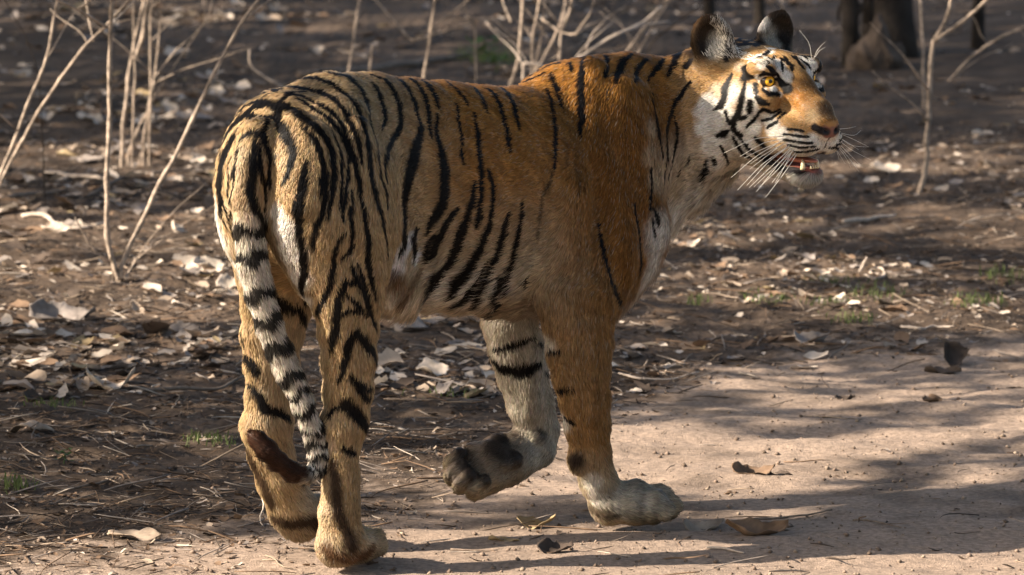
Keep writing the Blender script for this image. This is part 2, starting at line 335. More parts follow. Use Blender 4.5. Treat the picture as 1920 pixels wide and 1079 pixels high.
# flank and back
for w, pts in [
 (13, [(0,250),(30,300),(50,370),(55,420),(42,470)]), (14, [(0,215),(60,240),(100,290),(125,350),(135,410),(120,480),(75,550),(50,600),(45,650),(55,720)]),
 ([9,12,14,13,10,14,24,34,40,36,24,20,20,24,20], [(70,210),(130,235),(170,280),(200,350),(215,410),(231,455),(222,510),(205,570),(190,630),(168,710),(152,790),(150,870),(148,940),(145,1000),(125,1050)]),
 (13, [(165,220),(220,260),(255,320),(265,380),(272,450),(278,512)]), (13, [(220,225),(270,260),(300,310),(312,372)]),
 ([6,10,14,26,32,34,32,28,20,8], [(307,400),(303,480),(315,530),(335,600),(345,680),(345,760),(333,830),(300,890),(273,930),(262,975)]),
 (7, [(365,250),(410,290),(440,320),(455,355)]), (6, [(405,350),(410,430),(425,500),(428,540)]), (6, [(420,560),(425,600),(440,635)]),
 (10, [(455,260),(500,290),(530,330),(550,392)]), (13, [(490,400),(505,500),(515,600),(525,700),(520,800),(510,880),(495,938)]),
 (12, [(540,265),(590,310),(620,380),(640,450),(655,530),(658,570)]), (10, [(605,265),(650,300),(675,350),(690,410),(702,468)]),
 (11, [(555,670),(575,740),(575,840),(560,930),(540,1000),(500,1079)]), (18, [(490,730),(480,820),(450,900),(410,980),(390,1060)]),
 (18, [(410,850),(370,890),(330,960),(300,1030),(275,1100)]), (14, [(205,945),(190,1000),(205,1060)]), (12, [(300,975),(270,1020),(250,1090)]),
 (10, [(718,820),(710,920),(690,1000),(675,1070)]), (10, [(645,880),(630,950),(615,1030),(600,1100)]),
 (12, [(860,205),(885,270),(905,365)]), (10, [(840,285),(860,350),(875,450),(880,560),(872,660)]), (9, [(955,150),(957,192)]), (15, [(1027,112),(1005,190),(1005,300),(1000,400),(998,500)])]:
    stroke(*Bz, w, pts)
stroke(*Bz, 8, [(872,650),(850,720),(815,790),(800,900),(790,1000)], alpha=.6, soft=.8); stroke(*Bz, 9, [(970,640),(985,700),(988,780)], alpha=.4, soft=.8)
stroke(*Bz, 10, [(935,550),(930,640)], alpha=.35, soft=.9)
for w, pts in [
 (30, [(600,30),(540,120),(500,200),(470,280),(440,330)]), (18, [(480,150),(440,220),(425,290)]), (26, [(365,110),(340,170),(350,240),(345,300)]), (26, [(290,0),(268,100),(275,180),(245,270)]),
 ([30,34,34,40,44,56,66,66,40], [(720,0),(690,100),(650,180),(640,250),(590,340),(520,420),(475,500),(450,550),(430,580)]),
 ([24,26,28,34,44,50,48,34,16], [(870,0),(850,100),(815,190),(785,260),(755,330),(710,400),(660,470),(640,520),(615,555)]),
 (16, [(800,20),(768,95)]), (26, [(985,0),(955,110),(935,220),(900,310),(870,400),(850,480),(820,570),(800,620)]), ([10,20,36,56,50,20], [(855,320),(810,400),(785,460),(750,520),(720,560),(680,600)]),
 (18, [(1080,0),(1045,150),(1030,250),(1008,350),(1002,450),(1000,520)]), (36, [(960,400),(950,480),(930,560),(912,655)]), (10, [(1110,430),(1105,490)])]:
    stroke(*E_, w, pts)
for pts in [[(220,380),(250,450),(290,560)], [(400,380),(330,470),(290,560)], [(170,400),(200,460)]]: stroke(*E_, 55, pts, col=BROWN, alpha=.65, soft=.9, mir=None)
# shoulder, neck, chest
for w, pts in [(9, [(460,70),(445,165)]), (15, [(577,62),(530,100),(510,150),(505,198)]), (10, [(672,55),(620,110),(592,160),(580,192)]), (12, [(745,72),(700,130),(652,182)]),
 (16, [(862,20),(800,70),(790,110),(752,162)]), (13, [(862,88),(838,122)]), (8, [(665,240),(680,330),(700,410),(715,480),(722,550)]),
 (9, [(860,190),(800,265),(775,330),(750,390),(740,440),(745,540),(735,620),(725,670)]), (9, [(775,335),(795,420),(785,510),(765,590),(748,645)]), (5, [(665,600),(668,700),(665,800)]),
 (8, [(580,770),(600,860),(610,950),(618,1050),(612,1110)]), (12, [(680,800),(700,850),(708,885)]), (7, [(675,850),(685,925)]),
 (11, [(945,575),(930,645)]), (5, [(808,610),(800,635)]), (6, [(855,550),(848,575)]), (8, [(750,740),(745,770)]),
 ([6,8,9,10,10,16,24], [(422,880),(430,960),(445,1030),(460,1090),(480,1160),(510,1220),(532,1270)])]:
    stroke(*Fz, w, pts)
# hind legs
for w, pts in [(16, [(430,0),(440,80),(428,150),(440,225)]), (14, [(580,0),(575,80),(550,160),(515,240),(505,285)]), (15, [(665,50),(700,130),(740,220),(765,290),(782,360)]), (11, [(695,40),(720,110),(752,195)]),
 (17, [(680,130),(640,120),(610,170),(595,240),(592,330),(575,400),(562,460)]), (12, [(640,190),(690,230),(740,285)]), (12, [(600,290),(650,262),(705,262)]),
 ([14,20,22,22,22,20,14,8], [(782,535),(770,460),(730,400),(690,367),(658,400),(640,470),(622,555),(600,600)]), (16, [(745,450),(700,390)]),
 (20, [(662,580),(700,622),(775,648)]), (18, [(690,640),(735,682),(775,685)]), ([18,30,32,28,26,16], [(595,735),(640,700),(670,740),(705,785),(735,822),(742,832)]), (9, [(555,770),(580,730)]),
 (17, [(620,920),(655,942),(682,952)]), (15, [(740,0),(760,100),(782,200)])]: stroke(*D_, w, pts, mir=None)
for w, pts in [(34, [(280,185),(335,240),(392,262)]), (18, [(400,240),(430,290),(452,365)]), (24, [(158,485),(210,552)]), (9, [(145,370),(155,430)]), (26, [(178,615),(228,680),(250,740),(310,752),(365,785)]),
 (10, [(395,500),(425,500)])]: stroke(*D_, w, pts, mir=None)
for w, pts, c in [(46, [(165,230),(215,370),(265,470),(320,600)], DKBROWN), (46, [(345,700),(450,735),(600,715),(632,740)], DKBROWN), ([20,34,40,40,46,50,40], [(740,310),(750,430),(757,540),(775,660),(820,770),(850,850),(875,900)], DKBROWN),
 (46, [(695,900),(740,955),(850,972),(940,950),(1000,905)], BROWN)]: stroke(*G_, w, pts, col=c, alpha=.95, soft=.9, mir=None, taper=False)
for w, pts in [(20, [(270,235),(350,212),(440,175)]), ([22,34,38,34,26], [(252,270),(300,318),(380,335),(430,320),(472,300)]), (14, [(458,200),(500,235),(562,245)]), (14, [(488,335),(520,390),(560,420),(622,413)]), (12, [(568,528),(622,568)])]:
    stroke(*H_, w, pts, mir=None, soft=.6)
for x, y, r in [(605,720,40), (615,760,36), (625,800,30), (650,740,34)]: blob(*H_, x, y, r, DKBROWN, .9, .7, None)
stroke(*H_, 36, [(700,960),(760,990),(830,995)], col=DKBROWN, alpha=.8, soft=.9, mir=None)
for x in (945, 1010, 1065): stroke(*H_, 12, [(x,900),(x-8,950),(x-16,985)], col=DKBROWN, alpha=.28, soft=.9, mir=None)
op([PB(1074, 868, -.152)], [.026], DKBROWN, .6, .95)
# lifted far paw: dark pads and dark hair between them
for x, y, r in [(230,680,120), (120,760,90), (330,620,80)]: blob(*H_, x, y, r, (.13,.095,.065), .8, .85, None)
for x, y, r in [(330,570,44), (120,700,40), (75,790,44), (150,665,36), (300,640,30), (345,690,26), (240,610,36), (180,745,30), (100,830,26), (60,830,24), (200,640,44)]: blob(*H_, x, y, r, (.045,.038,.035), .6, .85, None)
for x, y, r in [(225,690,44), (190,720,28), (270,660,30)]: blob(*H_, x, y, r, (.17,.125,.09), .6, .8, None)
op([w0+_d*_ln*.5+_so*.03], [.070], (.22,.17,.12), .8, .85); op([w0+_d*_ln*.85+_so*.02], [.045], (.17,.13,.095), .8, .8)
for c, a, b, h_ in PADS: op([c + _so*.004], [max(a, b)*.98], (.035, .028, .024), .6, .9)
# head
for x, y, r, c, a in [(700,450,110,ORANGE,.5), (590,325,50,WHITE,1), (632,385,34,WHITE,1), (645,415,20,WHITE,1), (490,290,30,WHITE,.9), (510,330,30,WHITE,.9), (500,395,26,WHITE,.9), (545,270,30,WHITE,.9), (300,560,70,WHITE,.9), (440,545,58,WHITE,.9), (330,690,85,WHITE,.9),
  (460,640,60,WHITE,.95), (300,800,80,WHITE,.8), (420,740,70,WHITE,.9), (215,560,50,WHITE,.8), (215,650,50,WHITE,.9), (250,730,50,WHITE,.9), (350,470,44,CREAM,.8), (380,430,40,CREAM,.7), (560,650,50,WHITE,.9), (610,680,40,WHITE,.9), (680,730,60,WHITE,.95), (770,720,48,WHITE,.95),
  (360,480,60,WHITE,.8), (400,340,34,CREAM,.8), (440,460,40,WHITE,.85), (450,560,60,WHITE,.95), (260,620,60,WHITE,.95), (280,460,44,CREAM,.8), (240,520,50,WHITE,.9), (350,620,80,WHITE,.95), (540,600,44,WHITE,.85), (470,500,30,WHITE,.9), (560,250,26,WHITE,.8), (600,370,34,WHITE,1), (830,740,30,WHITE,.95), (720,920,90,(.34,.32,.28),.95), (600,480,16,WHITE,1), (560,470,14,WHITE,1), (525,455,14,WHITE,.9), (860,740,40,WHITE,.95), (790,430,22,WHITE,.9), (800,440,22,WHITE,.9), (770,330,26,WHITE,.95), (720,290,22,WHITE,.9), (420,240,34,(.45,.38,.28),.8), (330,300,50,(.33,.24,.13),.7)]:
    blob(*K_, x, y, r, c, .6, a)
blob(*K_, 720, 450, 80, (.15,.075,.025), .9, .9); blob(*K_, 760, 540, 60, (.17,.085,.03), .9, .8); blob(*K_, 690, 610, 46, (.30,.165,.06), .8, .9); blob(*K_, 770, 590, 45, BEIGE, .9, .8); blob(*K_, 690, 500, 46, DEEP, .8, .7); blob(*K_, 840, 560, 50, (.12,.07,.035), .9, .9)  # bridge browns darkened below the golden coat, muzzle shade put into the colour
for w, pts in [(13, [(368,218),(410,200),(445,185)]), (12, [(420,222),(465,205)]), (11, [(500,195),(560,205),(640,232)]), (22, [(480,235),(510,215)]), (12, [(560,235),(600,250)]), (20, [(505,300),(530,278),(548,258)]), (14, [(530,328),(555,310),(575,288)]), (14, [(535,338),(562,358),(595,385)]),
  (12, [(497,385),(520,372),(565,380)]), (12, [(620,290),(632,305),(642,328)]), (10,[(655,330),(662,355)]), (34, [(432,350),(430,388),(470,388)]), (26, [(425,345),(440,375)]),
  (13, [(515,450),(525,420),(548,398),(590,398),(612,420),(640,450)]), (30, [(605,425),(640,450),(655,458)]), (12, [(512,455),(545,478),(590,480),(625,470)]), (22, [(480,490),(505,515),(545,525)]), (12,[(478,430),(482,470)]),
  ([14,22,18,20,18,18,14], [(430,405),(412,500),(392,580),(365,620),(372,660),(395,680),(415,683)]), ([12,24,22,24,16], [(360,375),(325,450),(322,500),(305,535),(275,555)]),
  (10, [(490,575),(520,552),(560,570),(600,555)]), (10, [(505,612),(560,602),(605,568)]), (10, [(540,645),(585,620)]), (10, [(435,640),(470,610),(492,580)]), (12, [(405,600),(430,590)]), (9,[(595,600),(625,575)]),
  (22, [(285,690),(315,680),(345,662)]), (15, [(365,690),(385,730),(415,775),(465,805)]), (10, [(265,800),(275,830)]), (11, [(235,815),(212,875)]),
  (7, [(620,680),(700,692),(748,695)]), (6, [(618,708),(700,722),(765,725)]), (6, [(640,735),(700,748),(780,742)]), (6, [(680,770),(740,766),(800,752)]),
  (8, [(640,655),(690,660),(720,668)]), (10, [(385,190),(450,178),(500,180)]), (9, [(560,180),(610,195),(660,205)]), (18, [(455,520),(450,565)]), (13, [(405,700),(450,760),(520,795),(570,800)]), (12, [(480,700),(520,740)]), (10, [(330,570),(345,620)]), (12, [(300,740),(330,790),(340,830)]), (9, [(680,290),(700,330)]), (14, [(350,250),(330,300)]), (10, [(700,300),(740,330),(752,350)]), (12, [(660,250),(700,275),(740,300)]), (14,[(795,365),(800,395)])]:
    stroke(*K_, ([q*1.04 for q in w] if not np.isscalar(w) else w*1.04), pts, mir='h')
for w, pts in [(40, [(510,720),(525,760),(515,790)]), (30, [(560,800),(590,790)])]: stroke(*K_, w, pts, alpha=.7, soft=.9, mir='h')
# mouth lining, lips and nose leather (in the head's own frame)
def hop(pts, r, col, soft=.4, alpha=1.0):
    for s in (-1, 1): op([HD(f, s*l, h) for f, l, h in pts], [r]*len(pts), col, soft, alpha)
hop([(.10,.045,-.108),(.15,.034,-.113),(.20,.024,-.118)], .0155, (.018,.013,.012))
hop([(.10,0,-.110),(.15,0,-.112),(.19,0,-.114),(.205,0,-.112)], .024, (.22,.07,.05))
hop([(.205,.018,-.098),(.225,.004,-.092)], .007, (.03,.02,.018))
hop([(.095,.044,-.112),(.115,.040,-.120),(.150,.034,-.128),(.195,.026,-.126)], .0095, (.014,.011,.011))
hop([(.242,.0,-.042),(.246,.008,-.047),(.240,.014,-.040)], .0115, (.17,.070,.048), .3)
hop([(.250,.012,-.044),(.240,.022,-.041),(.230,.028,-.036)], .0085, (.012,.009,.009)); hop([(.244,0,-.058),(.236,0,-.072),(.228,0,-.086)], .0035, (.05,.03,.025))
# ears: black-brown backs and rims, pale hair inside
for s in (-1, 1):
    en = unit(Hf*.80 + Hl*s*.62) if s < 0 else unit(Hf*.93 - Hl*.12); ec = HD(-.008, s*(.094 if s < 0 else .070), .100)
    op([ec - en*.02], [.062], (.022,.017,.014), .5, .95)
    op([ec + en*.012 + Hu*.04, ec + en*.012 + Hu*.02 + Hl*s*.03], [.028, .022], (.05,.036,.026), .6, .8)
    op([ec + en*.006 - Hl*s*.012 + Hu*.010, ec + en*.006 - Hl*s*.012 - Hu*.02], [.020, .022], (.50,.46,.38), .8, .9)
    op([ec + en*.006 + Hl*s*.022 - Hu*.002], [.018], (.02,.015,.013), .7, .8)

blob(*K_, 510, 125, 44, WHITE, .5, .95, None); blob(*K_, 485, 150, 26, WHITE, .5, .95, None)

def coat(P, N):
    """albedo of the coat at points P with surface normals N"""
    n = len(P); q = P-ORG; u, v, w = q@F, q@L, q@U
    C = np.tile(np.array(ORANGE), (n, 1))
    def mix(m, col):
        nonlocal C
        m = np.clip(m, 0, 1)[:, None]; C = C*(1-m)+np.array(col)*m
    ss = lambda x, a, b: np.clip((x-a)/(b-a), 0, 1)**2*(3-2*np.clip((x-a)/(b-a), 0, 1))
    rear = 1-ss(u, .02, .30); mid = ss(u, .0, .12)*(1-ss(u, .38, .62))
    mix(rear*.85, BEIGE); mix(mid*ss(-w, -.74, -.52)*.9, GREYB); mix(ss(u, .42, .62)*(1-ss(u, .86, .98))*ss(w, .33, .48)*(1-ss(w, .78, .90))*.80, (.155, .066, .014))
    body_ = ss(w, .38, .42)
    mix(ss(-N[:, 2], .35, .8)*body_*ss(u, 0, .1), WHITE); mix(ss(-w, -.50, -.44)*ss(u, .10, .2)*(1-ss(u, .42, .52))*body_*.8, CREAM)
    # inner sides of the legs
    low = 1-ss(w, .45, .55)
    mix(low*ss(N@L*np.where(v < 0, 1, -1), .2, .8)*.42, CREAM); mix(low*ss(-w, -.30, -.05)*.75*(u < .35), (.29, .19, .092)); mix(low*(u >= .40)*(v < .04)*.65, (.20, .115, .045)); mix(low*ss(-w, -.18, -.08)*.7*(u >= .35), (.40, .33, .22)); mix(ss(-w, -.10, -.02)*.5, (.29, .235, .165))
    # front of chest and throat
    mix(ss(N@F, .55, .9)*ss(u, .70, .85)*(1-ss(w, .62, .75))*ss(w, .38, .45)*.8, WHITE)
    hq = (P-HO)@HAX.T
    hdm = ss(-np.linalg.norm(hq-[.05, 0, 0], axis=1), -.22, -.16); mix(hdm*.7, (.36, .225, .10))
    thr = ss(-hq[:, 2], .04, .13)*ss(-np.linalg.norm(hq, axis=1), -.34, -.24); mix(thr*.7, (.56, .49, .38))
    # tail: pale with black rings, black-brown tip
    TC = np.array(TAILC); seg = np.linalg.norm(np.diff(TC, axis=0), axis=1); cum = np.concatenate([[0], np.cumsum(seg)])
    dense = np.concatenate([TC[i]+(TC[i+1]-TC[i])*np.linspace(0, 1, 12, endpoint=False)[:, None] for i in range(len(TC)-1)]); ds = np.concatenate([cum[i]+seg[i]*np.linspace(0, 1, 12, endpoint=False) for i in range(len(TC)-1)])
    rad = np.interp(ds, cum, [r for _, _, r in TAIL])
    tm = (q@F < -.12) & (P[:, 1] < -.05) | (w < .5) & (P[:, 1] < -.09)
    idx = np.where(tm)[0]
    if len(idx):
        dd = np.full(len(idx), 9.); sa = np.zeros(len(idx)); ra = np.ones(len(idx))
        for i in range(len(dense)):
            d = np.linalg.norm(P[idx]-dense[i], axis=1); b = d < dd; dd[b] = d[b]; sa[b] = ds[i]; ra[b] = rad[i]
        on = dd < ra*1.25+.004; idx = idx[on]; sa = sa[on]
        wob = .006*np.sin(P[idx, 0]*140+P[idx, 2]*90)
        pale = ss(sa, .10, .22); m = np.zeros(n); m[idx] = pale; mix(m*.9, (.50, .45, .37))
        ctr = RINGS
        ring = np.zeros(len(idx))
        for c, hw in ctr: ring = np.maximum(ring, 1-ss(np.abs(sa+wob-c), hw*.75, hw*1.15))
        tip = ss(sa+wob, TIP0-.01, TIP0+.012)
        m = np.zeros(n); m[idx] = ring; mix(m*.97, BLACK); m = np.zeros(n); m[idx] = tip; mix(m, (.040, .018, .010))
    keep = None
    if len(idx): lo_ = sa > TIP0-.25; keep = (idx[lo_], C[idx[lo_]].copy())
    for pts, wd, col, soft, al in OPS:
        r = wd.max()*1.6+.004; lo = pts.min(0)-r; hi = pts.max(0)+r
        idx = np.where(np.all((P > lo) & (P < hi), axis=1))[0]
        if not len(idx): continue
        X = P[idx]; best = np.full(len(idx), 9.)
        if len(pts) == 1: best = np.linalg.norm(X-pts[0], axis=1)/wd[0]
        else:
            for i in range(len(pts)-1):
                a = pts[i]; b = pts[i+1]; ab = b-a; h = np.clip((X-a)@ab/max(ab@ab, 1e-9), 0, 1)
                d = np.linalg.norm(X-a-h[:, None]*ab, axis=1)/(wd[i]+(wd[i+1]-wd[i])*h); best = np.minimum(best, d)
        m = (1-ss(best, 1-soft*.7, 1+soft*.5))*al
        C[idx] = C[idx]*(1-m[:, None]) + col*m[:, None]
    if keep is not None: C[keep[0]] = keep[1]
    return C
def tail_s(px, py):
    TC = np.array(TAILC); best = None
    seg = np.linalg.norm(np.diff(TC, axis=0), axis=1); cum = np.concatenate([[0], np.cumsum(seg)])
    for i in range(len(TC)-1):
        for f in np.linspace(0, 1, 20):
            p = TC[i]+(TC[i+1]-TC[i])*f; q = p-CAM; z = q@_fw; d = math.hypot(960+FPX*q[0]/z-px, 539.5-FPX*(q@_up)/z-py)
            if best is None or d < best[0]: best = (d, cum[i]+seg[i]*f)
    return best[1]
RINGS = [(tail_s(x, y), hw*.00105) for x, y, hw in [(462,432,11), (472,480,13), (484,548,13), (497,600,13), (517,651,15), (541,706,12), (558,737,7), (573,772,10), (587,807,7), (593,833,8), (597,860,6), (594,880,6), (580,890,4)]]
TIP0 = tail_s(572, 891)
# normals, flow field and coat on the vertices
def mesh_normals(V, Q):
    a = V[Q[:, 2]]-V[Q[:, 0]]; b = V[Q[:, 3]]-V[Q[:, 1]]; fn = np.cross(a, b); N = np.zeros_like(V)
    for i in range(4):
        for c in range(3): N[:, c] += np.bincount(Q[:, i], fn[:, c], len(V))
    return N/np.maximum(np.linalg.norm(N, axis=1), 1e-12)[:, None], fn
TN, TFN = mesh_normals(TV, TQ)
if (TN*(TV-TV.mean(0))).sum() < 0: TQ = TQ[:, ::-1].copy(); TN = -TN
TFLOW = np.zeros_like(TV)
for p in PR:
    if p['sub'] or p['flow'] is None: continue
    lo, hi = prim_box(p, .05); idx = np.where(np.all((TV > lo) & (TV < hi), axis=1))[0]
    if not len(idx): continue
    X = TV[idx].astype(np.float32); wgt = np.exp(-np.clip(prim_dist(p, X), -.02, .2)/.012)
    if isinstance(p['flow'], str):
        bd = np.full(len(idx), 9.); fl = np.zeros((len(idx), 3))
        for s in p['seg']:
            h = np.clip((X-s[0])@s[8]/np.linalg.norm(s[1]-s[0]), 0, 1); d = np.linalg.norm(X-s[0]-h[:, None]*(s[1]-s[0]), axis=1); b = d < bd; bd[b] = d[b]; fl[b] = s[8]
    else: fl = np.tile(unit(p['flow']), (len(idx), 1))
    TFLOW[idx] += fl*wgt[:, None]
TFLOW += -U*1e-4
TCOL = coat(TV, TN)
print('coat', round(time.time()-t0, 1), 's')

def vcol(me, C, name='coat'):
    a = me.attributes.new(name, 'FLOAT_COLOR', 'POINT'); a.data.foreach_set('color', np.concatenate([C, np.ones((len(C), 1))], 1).astype(np.float32).ravel())
tiger = bpy.data.objects.new('tiger', None); tiger.location = ORG; tiger.rotation_euler = (0, 0, TH); COL.objects.link(tiger)
tiger['label'] = 'striped orange tiger walking with one forepaw lifted, head turned and mouth slightly open'; tiger['category'] = 'tiger'
bpy.context.view_layer.update(); TINV = tiger.matrix_world.inverted()
def tpart(name, data):
    o = bpy.data.objects.new(name, data); COL.objects.link(o); o.parent = tiger; o.matrix_parent_inverse = TINV; return o
me = bpy.data.meshes.new('body'); me.from_pydata(TV.tolist(), [], TQ.tolist()); me.shade_smooth(); vcol(me, TCOL)
m = bpy.data.materials.new('skin'); m.use_nodes = True; nt = m.node_tree; bs = nt.nodes['Principled BSDF']
at_ = nt.nodes.new('ShaderNodeAttribute'); at_.attribute_name = 'coat'; nt.links.new(at_.outputs['Color'], bs.inputs['Base Color']); bs.inputs['Roughness'].default_value = .65
bs.inputs['Specular IOR Level'].default_value = .25
me.materials.append(m); body = tpart('body', me)

# hair: short curves rooted on the skin
t0 = time.time()
def hair(nh):
    tri = np.concatenate([TQ[:, [0, 1, 2]], TQ[:, [0, 2, 3]]]); a, b, c = TV[tri[:, 0]], TV[tri[:, 1]], TV[tri[:, 2]]
    fn = np.cross(b-a, c-a); ar = np.linalg.norm(fn, axis=1)/2; fnn = fn/np.maximum(ar[:, None]*2, 1e-12)
    ctr = (a+b+c)/3; hq = (ctr-HO)@HAX.T; inhead = (np.abs(hq[:, 0]-.08) < .22) & (np.linalg.norm(hq-[.08, 0, 0], axis=1) < .22)
    dens = np.where(fnn[:, 1] < .35, 1.0, .45)*np.where(inhead, 2.4, 1.0)
    # bare skin: nose leather, mouth, eyes, pads
    bare = (np.linalg.norm(hq-[.243, 0, -.044], axis=1) < .021) | ((np.abs(hq[:, 1]) < .046) & (hq[:, 0] > .10) & (hq[:, 0] < .26) & (hq[:, 2] > -.128) & (hq[:, 2] < -.098) & (np.linalg.norm(hq*[0, 1, 1]-[0, 0, -.113], axis=1) < .04))
    for e, s in EYE: bare |= np.linalg.norm(ctr-(e+Hf*.012+Hl*s*.008), axis=1) < .0185
    dens[bare] = 0; pr = ar*dens; pr /= pr.sum()
    f = rng.choice(len(tri), nh, p=pr); r1 = np.sqrt(rng.random(nh))[:, None]; r2 = rng.random(nh)[:, None]
    W = np.concatenate([1-r1, r1*(1-r2), r1*r2], 1); T = tri[f]
    root = (TV[T]*W[:, :, None]).sum(1); nrm = (TN[T]*W[:, :, None]).sum(1); nrm /= np.linalg.norm(nrm, axis=1)[:, None]+1e-9
    fl = (TFLOW[T]*W[:, :, None]).sum(1); fl -= nrm*(fl*nrm).sum(1)[:, None]; fl /= np.linalg.norm(fl, axis=1)[:, None]+1e-9
    q = root-ORG; u, v, w = q@F, q@L, q@U; hq = (root-HO)@HAX.T
    ss = lambda x, a, b: np.clip((x-a)/(b-a), 0, 1)**2*(3-2*np.clip((x-a)/(b-a), 0, 1))
    ln = np.full(nh, .0175)
    ln += .028*ss(-nrm[:, 2], .2, .8)*ss(w, .38, .44)*ss(u, 0, .1)            # belly
    ln += .012*ss(u, .75, .9)*ss(-w, -.70, -.5)*ss(w, .38, .45)               # chest
    ln -= .005*ss(-w, -.35, -.1)                                              # lower legs
    hd = np.linalg.norm(hq-[.10, 0, 0], axis=1) < .20
    ln = np.where(hd, .009, ln); ruff = hd & (hq[:, 0] < .05) & (hq[:, 2] < .03); ln = np.where(ruff, .009+.022*ss(-hq[:, 0], -.05, .0)*ss(-hq[:, 2], -.03, .03), ln)
    ln = np.where(hd & (hq[:, 2] < -.12), .016, ln); ln = np.where(hd & (hq[:, 0] > .12) & (hq[:, 2] > -.12), .0055, ln)
    ear = (hq[:, 2] > .075) & (np.abs(hq[:, 1]) > .04) & (np.linalg.norm(hq, axis=1) < .20); ln = np.where(ear, .010, ln)
    earin = ear & (hq[:, 0] > -.005) & (hq[:, 1] < 0) & (hq[:, 2] < .150); ln = np.where(earin, rng.uniform(.006, .018, nh), ln)
    ln *= rng.uniform(.65, 1.2, nh)
    # clump and swirl: smooth pseudo-noise in the direction, so that the coat parts into locks
    def nz(P, s, k): return np.sin(P[:, 0]*s+k)+np.sin(P[:, 1]*s*1.13+k*2.1+P[:, 2]*s*.4)+np.sin(P[:, 2]*s*.93+k*.7+P[:, 0]*s*.5)
    side = np.cross(nrm, fl); sw = (nz(root, 55, 1)*.10+nz(root, 160, 3)*.10+rng.normal(0, .12, nh)); lift = .42+.09*nz(root, 120, 5)+rng.normal(0, .08, nh)
    lift = np.where(hd, .33, lift)
    d0 = fl + side*sw[:, None] + nrm*lift[:, None]; d0 /= np.linalg.norm(d0, axis=1)[:, None]
    d1 = d0 - nrm*.35 + np.array([0, 0, -.18]); d1 /= np.linalg.norm(d1, axis=1)[:, None]
    l_ = ln[:, None]; P = np.stack([root-nrm*.0015, root+d0*l_*.38, root+d0*l_*.38+(d0+d1)*.5*l_*.34, root+d0*l_*.38+(d0+d1)*.5*l_*.34+d1*l_*.28], 1)
    C = coat(root + fl*np.minimum(l_*.42, .0065) + rng.normal(0, 1, (nh, 3))*np.where(hd, .0005, .0008)[:, None], nrm); j = rng.normal(1, .24, nh)[:, None]*(1+.10*nz(root, 210, 2)[:, None]*.6); C = np.clip(C*j*(1+rng.normal(0, .04, (nh, 3))), 0, .8)
    grey = (rng.random(nh) < .06)[:, None]; tuft = earin & (rng.random(nh) < .5); C = np.where(tuft[:, None], np.array([.62, .56, .46])*j, np.where((ear & ~tuft)[:, None], C*.6, C)); C = np.where(grey & (C[:, :1] > .1), C*.6+np.array([.3, .27, .22])*.5, C)  # half of the inner ear hairs are white tufts
    return P, C, nrm
NH = 430000
HP_, HC_, HL_ = hair(NH)
hc = bpy.data.hair_curves.new('fur'); hc.add_curves([4]*NH)
hc.attributes['position'].data.foreach_set('vector', HP_.astype(np.float32).reshape(-1)) if 'position' in hc.attributes else hc.points.foreach_set('position', HP_.astype(np.float32).reshape(-1))
R_ = np.tile(np.array([.00056, .00052, .00038, .00006]), NH).astype(np.float32)
ra = hc.attributes.get('radius') or hc.attributes.new('radius', 'FLOAT', 'POINT'); ra.data.foreach_set('value', R_)
ca = hc.attributes.new('coat', 'FLOAT_COLOR', 'CURVE'); ca.data.foreach_set('color', np.concatenate([HC_, np.ones((NH, 1))], 1).astype(np.float32).ravel())
na = hc.attributes.new('skin_normal', 'FLOAT_VECTOR', 'CURVE'); na.data.foreach_set('vector', HL_.astype(np.float32).ravel())
m = bpy.data.materials.new('fur'); m.use_nodes = True; nt = m.node_tree; nt.nodes.clear()
out = nt.nodes.new('ShaderNodeOutputMaterial'); a_ = nt.nodes.new('ShaderNodeAttribute'); a_.attribute_name = 'coat'
bs = nt.nodes.new('ShaderNodeBsdfPrincipled'); bs.inputs['Roughness'].default_value = .5; bs.inputs['Specular IOR Level'].default_value = .10
tr = nt.nodes.new('ShaderNodeBsdfTranslucent'); mx = nt.nodes.new('ShaderNodeMixShader'); mx.inputs[0].default_value = .12
nt.links.new(a_.outputs['Color'], bs.inputs['Base Color']); nt.links.new(a_.outputs['Color'], tr.inputs['Color'])
n_ = nt.nodes.new('ShaderNodeAttribute'); n_.attribute_name = 'skin_normal'; g_ = nt.nodes.new('ShaderNodeNewGeometry')
s1_ = nt.nodes.new('ShaderNodeVectorMath'); s1_.operation = 'SCALE'; s1_.inputs['Scale'].default_value = .12; nt.links.new(g_.outputs['Normal'], s1_.inputs[0])
a1_ = nt.nodes.new('ShaderNodeVectorMath'); a1_.operation = 'ADD'; nt.links.new(n_.outputs['Vector'], a1_.inputs[0]); nt.links.new(s1_.outputs[0], a1_.inputs[1])
n1_ = nt.nodes.new('ShaderNodeVectorMath'); n1_.operation = 'NORMALIZE'; nt.links.new(a1_.outputs[0], n1_.inputs[0])
nt.links.new(n1_.outputs[0], bs.inputs['Normal']); nt.links.new(n1_.outputs[0], tr.inputs['Normal'])
nt.links.new(bs.outputs[0], mx.inputs[1]); nt.links.new(tr.outputs[0], mx.inputs[2]); nt.links.new(mx.outputs[0], out.inputs['Surface'])
hc.materials.append(m); fur = tpart('fur', hc)
print('hair', round(time.time()-t0, 1), 's')
